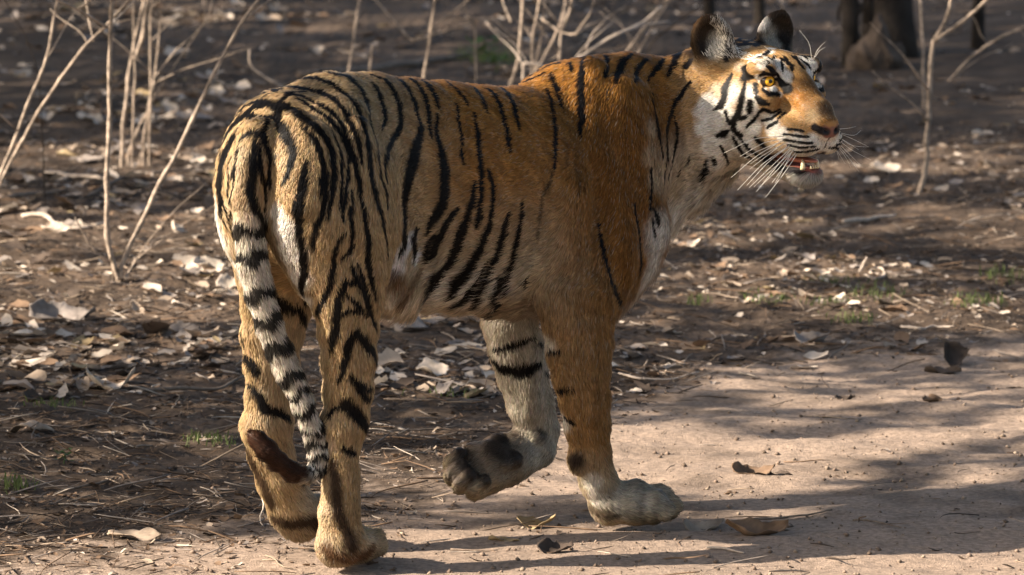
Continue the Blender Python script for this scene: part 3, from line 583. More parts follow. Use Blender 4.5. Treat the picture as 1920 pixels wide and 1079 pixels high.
# ------------------------------------------------------------------ noise, materials
t0 = time.time()
def vnoise(x, y, seed=0, per=256):
    r = np.random.default_rng(seed).random((per, per)); xi = np.floor(x).astype(int); yi = np.floor(y).astype(int); fx = x-xi; fy = y-yi
    fx = fx*fx*(3-2*fx); fy = fy*fy*(3-2*fy); a = r[xi % per, yi % per]; b = r[(xi+1) % per, yi % per]; c = r[xi % per, (yi+1) % per]; d = r[(xi+1) % per, (yi+1) % per]
    return (a*(1-fx)+b*fx)*(1-fy)+(c*(1-fx)+d*fx)*fy
def fbm(x, y, s, seed=0, o=4):
    v = 0; a = .5; t = 0
    for i in range(o): v = v+a*vnoise(x*s, y*s, seed+i); t += a; s *= 2.03; a *= .5
    return v/t
def sst(x, a, b): x = np.clip((x-a)/(b-a), 0, 1); return x*x*(3-2*x)
def mat(name, col, rough=.85, var=.25, scale=30, bump=.3, attr=None, trans=0, spec=.2, bscale=None, bdist=.003):
    m = bpy.data.materials.new(name); m.use_nodes = True; nt = m.node_tree; n = nt.nodes; l = nt.links; bs = n['Principled BSDF']
    bs.inputs['Roughness'].default_value = rough; bs.inputs['Specular IOR Level'].default_value = spec
    tc = n.new('ShaderNodeTexCoord'); no = n.new('ShaderNodeTexNoise'); no.inputs['Scale'].default_value = scale; no.inputs['Detail'].default_value = 6; l.new(tc.outputs['Object'], no.inputs['Vector'])
    mr = n.new('ShaderNodeMapRange'); mr.inputs['From Min'].default_value = .3; mr.inputs['From Max'].default_value = .7; mr.inputs['To Min'].default_value = 1-var; mr.inputs['To Max'].default_value = 1+var; l.new(no.outputs['Fac'], mr.inputs['Value'])
    mx = n.new('ShaderNodeVectorMath'); mx.operation = 'SCALE'; l.new(mr.outputs[0], mx.inputs['Scale'])
    if attr: a = n.new('ShaderNodeAttribute'); a.attribute_name = attr; l.new(a.outputs['Color'], mx.inputs[0])
    else: mx.inputs[0].default_value = col
    l.new(mx.outputs[0], bs.inputs['Base Color'])
    nb = n.new('ShaderNodeTexNoise'); nb.inputs['Scale'].default_value = bscale or scale*4; nb.inputs['Detail'].default_value = 5; l.new(tc.outputs['Object'], nb.inputs['Vector'])
    bp = n.new('ShaderNodeBump'); bp.inputs['Strength'].default_value = bump; bp.inputs['Distance'].default_value = bdist; l.new(nb.outputs['Fac'], bp.inputs['Height']); l.new(bp.outputs[0], bs.inputs['Normal'])
    if trans:
        t = n.new('ShaderNodeBsdfTranslucent'); l.new(mx.outputs[0], t.inputs['Color']); ms = n.new('ShaderNodeMixShader'); ms.inputs[0].default_value = trans
        l.new(bs.outputs[0], ms.inputs[1]); l.new(t.outputs[0], ms.inputs[2]); l.new(ms.outputs[0], n['Material Output'].inputs['Surface'])
    return m
def mesh_obj(name, V, Fc, m, label=None, cat=None, kind=None, group=None, smooth=True, cols=None, origin=None, parent=None, link=True):
    V = np.asarray(V, float)
    if origin is not None: V = V-np.asarray(origin)
    me = bpy.data.meshes.new(name); me.from_pydata(V.tolist(), [], Fc if isinstance(Fc, list) else Fc.tolist())
    if smooth: me.shade_smooth()
    if cols is not None: vcol(me, np.asarray(cols), 'tint')
    me.materials.append(m); o = bpy.data.objects.new(name, me)
    if link: COL.objects.link(o)
    if parent is not None: o.parent = parent
    elif origin is not None: o.location = origin
    if label: o['label'] = label
    if cat: o['category'] = cat
    if kind: o['kind'] = kind
    if group: o['group'] = group
    return o
# ------------------------------------------------------------------ the ground: trodden sandy track and dark forest floor
GX = [-6, -1.2, -1.0, -.62, -.18, .17, .44, 1.27, 3, 8, 40]; GY = [-6, -.25, .05, .62, 1.15, 2.05, 2.9, 3.45, 4.4, 7, 20]
def edge(x): return np.interp(x, GX, GY)
def trackness(x, y):
    w = (fbm(x, y, 1.3, 11)-.5)*1.1+(fbm(x, y, 7, 12)-.5)*.5
    lf = 1-sst(np.asarray(x, float), -.6, .3); return sst(edge(x)-y+w*.9, -.35-.35*lf, .65+.5*lf)
def gz(x, y):
    x = np.asarray(x, float); y = np.asarray(y, float); t = trackness(x, y); far = sst(np.hypot(x, y), 20, 120)
    z = (fbm(x, y, .5, 3)-.5)*.05 + (1-t)*((fbm(x, y, 6, 5)-.5)*.028+(fbm(x, y, 22, 6, 3)-.5)*.018+(fbm(x, y, 60, 8, 2)-.5)*.008) + t*((fbm(x+y*.2, y*2.2, 3, 7, 3)-.5)*.034+(fbm(x*.35, y*1.6, 9, 27, 3)-.5)*.014+(fbm(x, y, 30, 9, 3)-.5)*.008+(fbm(x, y, 110, 19, 2)-.5)*.002)
    near = np.exp(-((x+.05)**2+(y-.3)**2)/1.2); z = z*(1-near*.45) - .006
    return z+far*fbm(x, y, .02, 21)*3
def grow(a, h, lim, k=1.12):
    o = [a]; 
    while abs(o[-1]) < lim: h *= k; o.append(o[-1]+h*np.sign(lim))
    return o
xs = np.arange(-1.35, 1.36, .009); xs = np.concatenate([np.array(grow(-1.35, .009, -420 if False else 420, 1.16)[1:])*0+0, xs]) if False else xs
def side_axis(a0, a1, h, lo, hi, k):
    c = list(np.arange(a0, a1, h)); s = h; p = a0; left = []
    while p > lo: s *= k; p -= s; left.append(p)
    s = h; p = c[-1]; right = []
    while p < hi: s *= k; p += s; right.append(p)
    return np.array(left[::-1]+c+right)
xs = side_axis(-1.3, 1.3, .009, -900, 900, 1.14)
ya = list(np.arange(-.6, 3.6, .011)); h = .011
while ya[-1] < 1200: h *= 1.012 if ya[-1] < 16 else 1.10; ya.append(ya[-1]+h)
h = .011; yb = [-.6]
while yb[-1] > -60: h *= 1.15; yb.append(yb[-1]-h)
ys = np.array(yb[:0:-1]+ya)
GXX, GYY = np.meshgrid(xs, ys, indexing='ij'); GZ = gz(GXX, GYY); nx, ny = GXX.shape
V = np.stack([GXX, GYY, GZ], -1).reshape(-1, 3); ii = (np.arange(nx-1)[:, None]*ny+np.arange(ny-1)[None]).ravel()
Q = np.stack([ii, ii+ny, ii+ny+1, ii+1], 1)
T = trackness(GXX, GYY).ravel(); x, y = V[:, 0], V[:, 1]
soil = np.array([.062, .044, .031]); sand = np.array([.245, .182, .136]); red = np.array([.105, .074, .052])
n1 = fbm(x, y, 2.2, 31)[:, None]; n2 = fbm(x, y, 14, 32)[:, None]; n3 = fbm(x, y, 60, 33, 3)[:, None]
sc_ = soil*(.55+.9*n2)+(red-soil)*sst(n1, .42, .68)*.9; sc_ = sc_*(.6+.8*n3)
sd = sand*(.80+.25*n2+.16*n3); sd = sd*(1-.35*sst(fbm(x, y, 5, 35), .55, .75)[:, None]*(1-sst(-V[:, 1:2], -.5, .3)))
Tm = sst(T+(n2[:, 0]-.5)*.7+(n3[:, 0]-.5)*.4, .25, .85)[:, None]
gcol = sc_*(1-Tm)+sd*Tm
gm = mat('forest_floor', None, .95, .30, 90, .8, attr='tint', spec=.08, bscale=260, bdist=.004)
ground = mesh_obj('ground', V, Q, gm, kind='structure', cols=gcol)
print('ground', len(V), round(time.time()-t0, 1))

# ------------------------------------------------------------------ tubes, leaves
def tube(pts, rad, seg=7, jit=0.0, seed=0):
    pts = np.asarray(pts, float); rad = np.asarray(rad, float); n = len(pts); r = np.random.default_rng(seed)
    T = np.gradient(pts, axis=0); T /= np.linalg.norm(T, axis=1)[:, None]+1e-9; ref = np.array([0, 1.0, .1]) if abs(T[0, 1]) < .8 else np.array([0, 0, 1.0])
    Vv = []
    for i in range(n):
        s = unit(np.cross(T[i], ref)); u_ = np.cross(s, T[i])
        for k in range(seg):
            a = 2*math.pi*k/seg; q = rad[i]*(1+jit*(r.random()-.5)); Vv.append(pts[i]+(s*math.cos(a)+u_*math.sin(a))*q)
    Fc = [[i*seg+k, i*seg+(k+1) % seg, (i+1)*seg+(k+1) % seg, (i+1)*seg+k] for i in range(n-1) for k in range(seg)]
    Fc += [list(range(seg))[::-1], [(n-1)*seg+k for k in range(seg)]]
    return np.array(Vv), Fc
def resample(pts, m, wob=0.0, seed=0):
    pts = np.asarray(pts, float); d = np.concatenate([[0], np.cumsum(np.linalg.norm(np.diff(pts, axis=0), axis=1))]); t = np.linspace(0, d[-1], m)
    # smooth through the points (Catmull-Rom by cubic blending of the linear path)
    o = np.stack([np.interp(t, d, pts[:, i]) for i in range(pts.shape[1])], -1)
    for _ in range(1): o[1:-1] = o[1:-1]*.5+(o[:-2]+o[2:])*.25
    if wob: r = np.random.default_rng(seed); k = r.normal(0, 1, (m, pts.shape[1])); k[1:-1] = (k[:-2]+k[1:-1]+k[2:])/3; k[0] = k[-1] = 0; o = o+k*wob
    return o
def leaf_mesh(L_, W_, curl=.5, bend=.3, nu=10, nv=5, seed=0, ragged=.0, twist=0, shape=.8):
    """a dry leaf lying along +x, edges curling up"""
    r = np.random.default_rng(seed); Vv = []; ph = r.random(4)*6.28
    for i in range(nu+1):
        u_ = i/nu; w = W_*.5*(math.sin(math.pi*min(max(u_, .03), .97)**shape)**.75)
        for j in range(nv):
            v_ = j/(nv-1)*2-1; e = 1+ragged*(r.random()-.5)*(abs(v_) > .9)+.06*math.sin(u_*19+ph[0])*abs(v_)
            a = curl*1.5*(.75+.35*math.sin(u_*5+ph[1])); a = a if abs(a) > .05 else .05; R_c = w*e/a; yy = R_c*math.sin(v_*a); z = R_c*(1-math.cos(v_*a))+L_*bend*((u_-.5)**2*2)+.035*L_*math.sin(u_*9+ph[2])*v_+.02*L_*math.sin(u_*15+v_*4+ph[3])
            ang = twist*(u_-.5); Vv.append(((u_-.5)*L_*(1-.15*bend), yy*math.cos(ang)-z*math.sin(ang), yy*math.sin(ang)+z*math.cos(ang)))
    Fc = [[i*nv+j, (i+1)*nv+j, (i+1)*nv+j+1, i*nv+j+1] for i in range(nu) for j in range(nv-1)]
    return np.array(Vv), Fc
def rotm(rx, ry, rz): return np.array(Matrix.Rotation(rz, 3, 'Z')@Matrix.Rotation(ry, 3, 'Y')@Matrix.Rotation(rx, 3, 'X'))
leafm = mat('dry_leaf', None, .8, .22, 45, .5, attr='tint', trans=.18, spec=.15, bscale=120, bdist=.0015)
litm = mat('litter', None, .85, .2, 40, .3, attr='tint', trans=.12, spec=.12)
TAN = (.34, .26, .19); PALE = (.52, .43, .34); GREY = (.24, .20, .17); DRK = (.075, .055, .042); BRN = (.17, .11, .07); OCH = (.30, .22, .12)

def scatter(name, n, pick, maker, m, kind='stuff', nvar=14, seed=1):
    """many small pieces on the ground, far too many to count, joined into one mesh"""
    r = np.random.default_rng(seed); protos = [maker(k, r) for k in range(nvar)]; X, Y, S, Cc = pick(n, r); n = len(X); Z = gz(X, Y)
    Vs, Fs, Cs = [], [], []; off = 0
    which = r.integers(0, nvar, n)
    for k in range(nvar):
        idx = np.where(which == k)[0]; pv, pf = protos[k]; pf4 = np.array([f if len(f) == 4 else list(f)+[f[-1]] for f in pf])
        a = r.random(len(idx))*6.283; tx = r.normal(0, .20, len(idx)); ty = r.normal(0, .16, len(idx)); ca, sa = np.cos(a), np.sin(a)
        P = pv[None]*S[idx][:, None, None]; x_, y_, z_ = P[..., 0], P[..., 1], P[..., 2]
        z2 = z_+x_*ty[:, None]+y_*tx[:, None]; z2 = z2-z2.min(1, keepdims=True)*.75
        x2 = x_*ca[:, None]-y_*sa[:, None]; y2 = x_*sa[:, None]+y_*ca[:, None]
        W = np.stack([x2+X[idx][:, None], y2+Y[idx][:, None], z2+Z[idx][:, None]], -1)
        Vs.append(W.reshape(-1, 3)); Cs.append(np.repeat(Cc[idx], len(pv), 0)); Fs.append((pf4[None]+(np.arange(len(idx))*len(pv))[:, None, None]+off).reshape(-1, 4)); off += len(idx)*len(pv)
    Vv = np.concatenate(Vs); Fc = np.concatenate(Fs); Fl = [list(dict.fromkeys(f)) for f in Fc.tolist()]
    return mesh_obj(name, Vv, Fl, m, kind=kind, cols=np.concatenate(Cs))
def pick_leaves(n, r):
    # distance first: the floor is thick with leaves beyond the track
    Y = 2.2+14*r.random(n)**1.15; X = (r.random(n)*2-1)*(1.25+.10*Y+.35); k = fbm(X, Y, 1.7, 41)+.35*(fbm(X, Y, 6, 42)-.5)-.13*sst(Y, 7, 10); t = trackness(X, Y)
    keep = (r.random(n) < sst(k, .34, .58)*(1-t)**1.5+.03*(1-t)); X, Y = X[keep], Y[keep]; n = len(X)
    c = np.array([TAN, PALE, GREY, BRN, DRK, OCH])[r.choice(6, n, p=[.26, .19, .18, .21, .12, .04])]*r.uniform(.75, 1.15, n)[:, None]
    return X, Y, r.uniform(.025, .100, n)*np.where(r.random(n) < .55, .5, 1)*np.where(X < .2, 1.0, .72), c
scatter('leaf_litter', 21000, pick_leaves, lambda k, r: leaf_mesh(1, r.uniform(.35, .75), r.uniform(.1, .8), r.uniform(-.15, .35), 5, 4, k, .5, r.uniform(-1, 1)), litm, seed=2)
def pick_wide(n, r):
    Y = -4+22*r.random(n); X = (r.random(n)*2-1)*9; t = trackness(X, Y); k = fbm(X, Y, 1.7, 41)+.35*(fbm(X, Y, 6, 42)-.5)-.13*sst(Y, 7, 10); ok = (np.abs(X) > 1.55+.10*Y) & (r.random(n) < sst(k, .30, .55)*(1-t)+.02); X, Y = X[ok], Y[ok]; n = len(X)
    c = np.array([TAN, PALE, GREY, BRN, DRK, OCH])[r.choice(6, n, p=[.26, .18, .2, .2, .12, .04])]*r.uniform(.75, 1.15, n)[:, None]
    return X, Y, r.uniform(.03, .10, n), c
scatter('leaf_litter', 16000, pick_wide, lambda k, r: leaf_mesh(1, r.uniform(.35, .75), r.uniform(.1, .8), r.uniform(-.15, .35), 4, 3, k, .5, r.uniform(-1, 1)), litm, seed=7)
def pick_chips(n, r):
    Y = -.5+9*r.random(n)**1.5; X = (r.random(n)*2-1)*(1.15+.10*Y); t = trackness(X, Y); k = fbm(X, Y, 4, 51)
    keep = r.random(n) < (1-t)*(.35+.9*sst(k, .35, .6))+.012; X, Y = X[keep], Y[keep]; n = len(X)
    c = np.array([BRN, DRK, GREY, TAN, PALE])[r.choice(5, n, p=[.30, .36, .16, .14, .04])]*r.uniform(.6, 1.1, n)[:, None]
    return X, Y, r.uniform(.008, .034, n)*r.uniform(.5, 1, n), c
def chip(k, r):
    if k % 3: v, f = leaf_mesh(1, r.uniform(.25, .7), r.uniform(0, .9), r.uniform(-.2, .4), 3, 3, k, .5, r.uniform(-1, 1)); return v, f
    p = resample([(-1.2, 0, 0), (0, r.normal(0, .15), .05), (1.2, r.normal(0, .2), .0)], 4); return tube(p, [.05, .06, .05, .03], 4)
scatter('bark_chips', 42000, pick_chips, chip, litm, seed=3)
def pick_straw(n, r):
    Y = -.55+7*r.random(n)**1.6; X = (r.random(n)*2-1)*(1.15+.10*Y); t = trackness(X, Y); keep = r.random(n) < (1-t)*.8+.05; X, Y = X[keep], Y[keep]; n = len(X)
    c = np.array([BRN, DRK, GREY, TAN, PALE])[r.choice(5, n, p=[.3, .3, .16, .16, .08])]*r.uniform(.6, 1.1, n)[:, None]
    return X, Y, r.uniform(.02, .075, n), c
def straw(k, r):
    p = resample([(-1, 0, 0), (-.3, r.normal(0, .1), .02), (.4, r.normal(0, .15), .02), (1, r.normal(0, .25), .0)], 6); return tube(p, np.array([.018, .022, .022, .02, .016, .01])*r.uniform(.7, 1.5), 4)
scatter('twig_litter', 4200, pick_straw, straw, litm, seed=4)
def pick_grit(n, r):
    Y = -.6+5*r.random(n)**1.4; X = (r.random(n)*2-1)*(1.15+.10*Y); n = len(X)
    c = np.array([(.22,.16,.12), (.13,.095,.07), (.30,.23,.17)])[r.choice(3, n, p=[.5, .25, .25])]*r.uniform(.7, 1.1, n)[:, None]
    return X, Y, r.uniform(.0012, .0035, n)*r.choice([1, 1, 1, 2.2], n), c
def grit(k, r):
    v = np.array([(1,0,0),(-1,0,0),(0,1,0),(0,-1,0),(0,0,.8),(0,0,-.5)], float)*r.uniform(.7, 1.2, (6, 1)); return v, [[0,2,4],[2,1,4],[1,3,4],[3,0,4],[2,0,5],[1,2,5],[3,1,5],[0,3,5]]
scatter('grit', 5000, pick_grit, grit, litm, seed=5)
print('litter', round(time.time()-t0, 1))

# single leaves one can point at: (px, py, length px, width ratio, heading, tilt, curl, bend, colour, label)
LEAVES = [
 (1786, 668, 66, .7, .35, .85, .95, .5, DRK, 'dark curled leaf standing upright on the far right of the sandy track'),
 (1768, 685, 72, .5, .1, .1, .9, .2, DRK, 'dark folded leaf lying at the foot of the upright dark leaf'),
 (1585, 738, 44, .5, .2, .0, .9, .3, DRK, 'small dark leaf fragment alone on the shaded sand right of the tiger'),
 (1748, 748, 50, .5, .5, .3, 1.2, .2, BRN, 'small rolled brown leaf raised at one end beside crumbs on the track'),
 (1522, 628, 84, .55, .3, .1, 1.0, .4, GREY, 'crumpled grey leaf at the track edge below the tiger chin'),
 (1500, 622, 40, .8, 1.2, .5, .6, .4, BRN, 'brown leaf lobe propped against the crumpled grey leaf'),
 (1412, 877, 90, .45, .15, .22, .6, .35, BRN, 'flat brown leaf in the sunlit band to the right of the planted forepaw'),
 (1462, 873, 50, .4, -.2, .1, .9, .1, DRK, 'shrivelled dark leaf touching the flat brown leaf in the sunlit band'),
 (1318, 978, 92, .38, .25, .25, .8, .4, TAN, 'rolled tan leaf just in front of and below the planted forepaw'),
 (1418, 990, 124, .42, .12, .30, .8, .45, BRN, 'long rolled brown leaf in the shadow on the track at lower right'),
 (1006, 971, 78, .38, -.05, .25, .7, .5, OCH, 'twisted ochre leaf on the sand under the lifted forepaw'),
 (945, 1009, 62, .28, -.15, .0, .7, .1, OCH, 'narrow yellowish leaf with broken tip nearer than the ochre leaf'),
 (1040, 1026, 78, .5, .2, .35, .7, .35, DRK, 'dark triangular leaf with a raised corner right of the hind foot'),
 (252, 1000, 104, .42, -.05, .16, .35, .05, TAN, 'flat grey tan leaf lying alone at lower left of the tiger'),
 (208, 724, 104, .42, .08, .0, .7, .75, PALE, 'pale boat shaped leaf with both ends curling up, left of the hind legs'),
 (60, 808, 78, .5, .05, .0, -.4, -.5, TAN, 'domed tan leaf lying face down near the left edge'),
 (76, 742, 74, .5, .15, .1, .9, .5, DRK, 'dark shrivelled leaf left of the pale boat shaped leaf'),
 (812, 690, 62, .8, .2, .35, .4, .1, PALE, 'pale broad leaf with a long stalk seen under the tiger belly'),
 (772, 610, 62, .7, .1, .5, .5, -.3, GREY, 'grey peaked leaf just below the belly fur behind the hind leg'),
 (345, 613, 62, .6, .2, .4, .7, .3, GREY, 'folded grey leaf pair on the dark soil left of the thigh'),
 (118, 592, 130, .55, .0, .25, .6, .3, GREY, 'large dull grey leaf in the shade at the left, largest on the ground'),
 (95, 550, 120, .4, .05, .2, .5, .3, DRK, 'large dark leaf shading the big grey leaf at the left'),
 (202, 800, 60, .3, .02, .0, .7, .2, TAN, 'narrow tan leaf scrap right of the domed leaf'),
 (390, 500, 66, .6, .4, .4, .8, .3, PALE, 'pale curled leaf in sun beside the rump, behind it'),
 (432, 538, 56, .7, .1, .45, .6, .2, PALE, 'pale leaf in sun close behind the tail, lower than the curled one'),
 (105, 432, 60, .6, .3, .3, .9, .4, PALE, 'bright pale leaf at the end of the bleached stick at left'),
 (330, 428, 50, .7, .8, .6, .9, .4, PALE, 'bright cupped leaf right of the slanting shrub stem'),
 (1905, 713, 38, .35, .2, .0, .8, .2, DRK, 'dark leaf scrap cut by the right edge of the photo'),
 (1440, 628, 44, .5, -.2, .2, .9, .4, BRN, 'brown leaf left of the crumpled grey leaf at the track edge'),
 (1660, 322, 60, .5, .1, .4, .7, .3, PALE, 'blurred pale leaf on the floor left of the sapling foot'),
 (1850, 248, 56, .4, -.1, .3, .5, .2, PALE, 'blurred pale leaf on the forest floor right of the sapling'),
 (1370, 905, 34, .4, .5, .0, .8, .2, BRN, 'small brown scrap between the forepaw and the flat brown leaf'),
]
for k, (px, py, ln, wr, hd, tilt, curl, bend, c, lab) in enumerate(LEAVES):
    g = gpt(px, py+4); sc_m = (g[1]+11)/FPX; L_ = ln*sc_m
    v, f = leaf_mesh(L_, L_*wr*1.35, curl, bend, 16, 7, 100+k, .25, .8 if k % 2 else -.6)
    R3 = rotm(tilt, 0, hd*1.6); v = v@R3.T; v[:, 2] -= v[:, 2].min()+.002
    r = np.random.default_rng(300+k); cc = np.array(c)*np.clip(1+.22*np.sin(v[:, 0:1]*90/ (L_*10)+k)+r.normal(0, .06, (len(v), 1)), .5, 1.4)
    z = float(gz(g[0], g[1])); o = mesh_obj('dry_leaf', v, f, leafm, lab, 'leaf', group='dry leaves lying singly on the ground', cols=cc); o.location = (g[0], g[1], z)
    sd_ = o.modifiers.new('thickness', 'SOLIDIFY'); sd_.thickness = .0012

# ------------------------------------------------------------------ sticks on the ground
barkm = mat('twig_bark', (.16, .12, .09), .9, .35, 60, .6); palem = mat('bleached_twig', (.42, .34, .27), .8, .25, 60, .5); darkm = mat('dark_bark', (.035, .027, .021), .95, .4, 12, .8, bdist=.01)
stemm = mat('dry_stem', (.29, .225, .17), .85, .55, 45, .8)
STICKS = [
 ([(252,738),(300,733),(350,727),(410,722),(458,705)], 8, barkm, 'long brown root like stick reaching the far hind leg from the left'),
 ([(85,905),(130,912),(180,905),(215,892)], 6, barkm, 'crooked dark stick on the soil at lower left'),
 ([(20,1012),(90,1003),(160,1000),(215,995)], 4, barkm, 'thin straight twig below the crooked stick at lower left'),
 ([(1402,960),(1450,958),(1510,954),(1560,949)], 5, barkm, 'straight thin dark twig on the track right of the rolled tan leaf'),
 ([(845,1027),(890,1029),(933,1030)], 4, barkm, 'short straight twig between the hind foot and the narrow yellowish leaf'),
 ([(1325,1022),(1360,1024),(1395,1031)], 5, palem, 'bleached splinter in the sunlit strip at the bottom'),
 ([(1160,697),(1200,706),(1260,704),(1310,694)], 4, palem, 'thin pale twig curving right of the planted foreleg'),
 ([(700,812),(760,803),(830,797),(880,788)], 4, barkm, 'thin twig lying between the hind leg and the lifted paw'),
 ([(720,742),(800,752),(880,747),(935,738)], 4, barkm, 'dark thin twig just behind the lifted foreleg'),
 ([(1,383),(60,374),(110,368),(152,364)], 9, barkm, 'dark fallen branch at the left edge below the pale stick'),
 ([(85,326),(130,331),(190,339)], 11, palem, 'bright bleached stick left of the upright shrub stem'),
 ([(40,412),(80,412),(120,430),(160,430),(200,420)], 9, palem, 'bright bent stick crossing behind the shrub foot'),
 ([(160,372),(230,340),(300,322),(400,312)], 7, barkm, 'long brown stick leaning across behind the shrub stems'),
 ([(560,150),(700,138),(790,120),(880,104)], 16, barkm, 'blurred fallen log behind the tiger back'),
 ([(1580,416),(1630,412),(1680,402)], 9, palem, 'pale stick on the leaf litter right of the chin'),
 ([(1612,512),(1618,498),(1625,484)], 5, palem, 'short upright pale twig beside the looped dry vine'),
 ([(1622,512),(1640,520),(1660,515),(1652,502),(1635,502),(1628,510),(1680,514),(1720,513)], 5, palem, 'looped pale dry vine on the litter at right'),
 ([(1690,598),(1720,605),(1750,600),(1790,601)], 6, palem, 'bright dry twig on the track edge at right'),
 ([(1600,962),(1640,975),(1690,988)], 4, barkm, 'thin twig in the large shadow at lower right'),
 ([(1450,400),(1540,300),(1560,260)], 0, None, '')]
for k, (pts, w, m_, lab) in enumerate(STICKS):
    if not m_: continue
    P = []
    for i, (px, py) in enumerate(pts):
        g = gpt(px, py); g[2] = float(gz(g[0], g[1])); P.append(g)
    s_ = (np.mean([p[1] for p in P])+11)/FPX; r_ = w*s_/2; n = max(8, len(P)*4)
    if k == 15: P = [gpt(1612, 513), at(1618, 498, gpt(1612, 513)[1]), at(1625, 484, gpt(1612, 513)[1])]
    Pr = resample(P, n, r_*.5, k); Pr[:, 2] += r_*.8+ (0 if k == 15 else .002)
    v, f = tube(Pr, r_*np.interp(np.linspace(0, 1, n), [0, .2, 1], [.9, 1.05, .55]), 7, .25, k); o = Pr[0]
    mesh_obj('fallen_branch' if w > 8 else 'twig', v, f, m_, lab, 'branch' if w > 8 else 'twig', origin=o)

# ------------------------------------------------------------------ leafless stems and saplings behind the tiger
def plant(name, lab, cat, y, stems, m_, group=None, part='stem', lean=.0):
    """stems: (pixel points from the foot upwards, width px at the foot, width px at the tip); upright at depth y"""
    g0 = at(*stems[0][0][0], y); base = np.array([g0[0], y, float(gz(g0[0], y))]); root = bpy.data.objects.new(name, None); root.location = base; COL.objects.link(root)
    root['label'] = lab; root['category'] = cat
    if group: root['group'] = group
    for k, (pts, w0, w1) in enumerate(stems):
        r = np.random.default_rng(int(y*100)+k); dy = r.uniform(-.15, .15)
        P = [at(px, py, y+dy*i/max(1, len(pts)-1)) for i, (px, py) in enumerate(pts)]
        n = len(P)*5; s_ = (y+11)/FPX/2; Pr = resample(P, n, w0*s_*.22, k)
        if k == 0 or pts[0][1] > 150 and abs(Pr[0, 2]-base[2]) < .12: Pr = np.concatenate([[Pr[0]*[1, 1, 0]+[0, 0, base[2]-.04]], Pr]); n += 1
        w0 *= .74; w1 *= .74; rad = np.interp(np.linspace(0, 1, n), [0, 1], [w0*s_, w1*s_])*np.where(np.arange(n) % 5 == 0, 1.28, 1)
        v, f = tube(Pr, rad, 8, .22, k); mesh_obj(part, v, f, m_, origin=base, parent=root)
        for q in range(2 if w0 > 5 else 0):
            i = r.integers(n//3, n-1); sg = r.choice([-1, 1]); l_ = r.uniform(.10, .34); d = unit(np.array([sg*r.uniform(.4, 1), r.normal(0, .5), r.uniform(.2, 1.1)])); e = Pr[i]+d*l_; mid_ = Pr[i]+d*l_*.5+[0, 0, .02]
            v, f = tube(resample([Pr[i], mid_, e+[sg*.03, 0, .03]], 7, .006, k*7+q), np.linspace(.45, .15, 7)*w0*s_, 6); mesh_obj('side_twig', v, f, m_, origin=base, parent=root)
    return root
GS = 'leafless stems standing behind the tiger'
yA = gpt(222, 522)[1]
plant('dry_shrub', 'leafless shrub left of the tiger with one upright and one slanting stem from one foot', 'shrub', yA, [
 ([(222,522),(207,480),(199,400),(202,300),(205,200),(207,55),(212,0),(214,-300)], 14, 8), ([(226,505),(250,450),(300,345),(345,258),(400,140),(450,45),(492,-10),(620,-260)], 12, 6),
 ([(212,500),(190,482),(168,460),(150,425),(141,408)], 6, 3), ([(207,55),(170,32),(112,2),(60,-40)], 8, 4), ([(236,520),(248,500),(254,482)], 7, 3), ([(207,56),(220,35),(250,5),(280,-30)], 5, 3)], stemm, GS)
plant('bare_sapling', 'long pale stem leaning in from the left edge and crossing the upright shrub stem', 'sapling', 5.2, [([(-55,440),(0,345),(30,285),(75,205),(120,140),(160,85),(205,45),(250,-10)], 10, 6), ([(176,78),(168,45),(163,15),(158,-30)], 4, 3)], stemm, GS)
plant('bare_sapling', 'bent pale stem at the far left rising to the top edge', 'sapling', 5.0, [([(-40,430),(0,330),(30,255),(60,175),(78,140),(92,95),(100,40),(110,0),(125,-120)], 9, 6)], stemm, GS)
plant('bare_sapling', 'thin dark stem at the upper left corner', 'sapling', 6.0, [([(85,400),(80,260),(72,135),(50,70),(22,25),(0,-20)], 4, 2)], darkm, GS)
plant('dry_shrub', 'clump of upright dry stems between the upright shrub stem and the slanting one', 'shrub', gpt(250, 305)[1], [
 ([(228,305),(232,230),(240,150),(255,60),(272,0),(290,-200)], 10, 6), ([(248,300),(250,230),(253,140),(250,40),(252,-60)], 6, 4), ([(268,300),(285,180),(297,90),(303,28)], 7, 4),
 ([(262,305),(275,220),(290,145),(330,95),(390,40),(398,0)], 6, 3), ([(280,270),(283,180),(281,60),(290,-60)], 7, 4), ([(240,290),(262,235),(300,165),(350,90),(388,38),(380,0)], 6, 3), ([(253,110),(268,70),(282,-20)], 12, 10), ([(388,38),(412,20),(430,0),(440,-50)], 4, 2)], stemm, GS)
yb_ = 8.6
plant('bare_sapling', 'thin curved pale twig rising beside the top of the rump', 'sapling', 8.2, [([(545,240),(540,175),(526,162),(500,147),(478,132),(467,118),(468,95)], 6, 4)], palem, GS)
plant('bare_sapling', 'slim upright stem above the middle of the rump', 'sapling', yb_, [([(648,205),(655,130),(665,60),(674,0),(690,-200)], 7, 5)], stemm, GS)
plant('bare_sapling', 'short broken stem stub above the back of the rump', 'sapling', yb_+.2, [([(690,200),(693,140),(698,84)], 6, 5)], stemm, GS)
plant('bare_sapling', 'slim upright stem above the loin with forking bare twigs', 'sapling', yb_-.1, [([(788,205),(796,140),(806,70),(816,0),(830,-220)], 8, 5)], stemm, GS)
plant('bare_sapling', 'wavering thin twig arching over the middle of the back', 'sapling', yb_+.9, [([(893,200),(892,120),(890,42),(870,20),(875,-10)], 5, 4), ([(890,42),(830,60),(772,78),(735,35),(700,-5)], 6, 4), ([(772,78),(815,50),(875,4),(900,-20)], 5, 3), ([(865,35),(925,35),(962,70),(1000,85)], 5, 3)], stemm, GS)
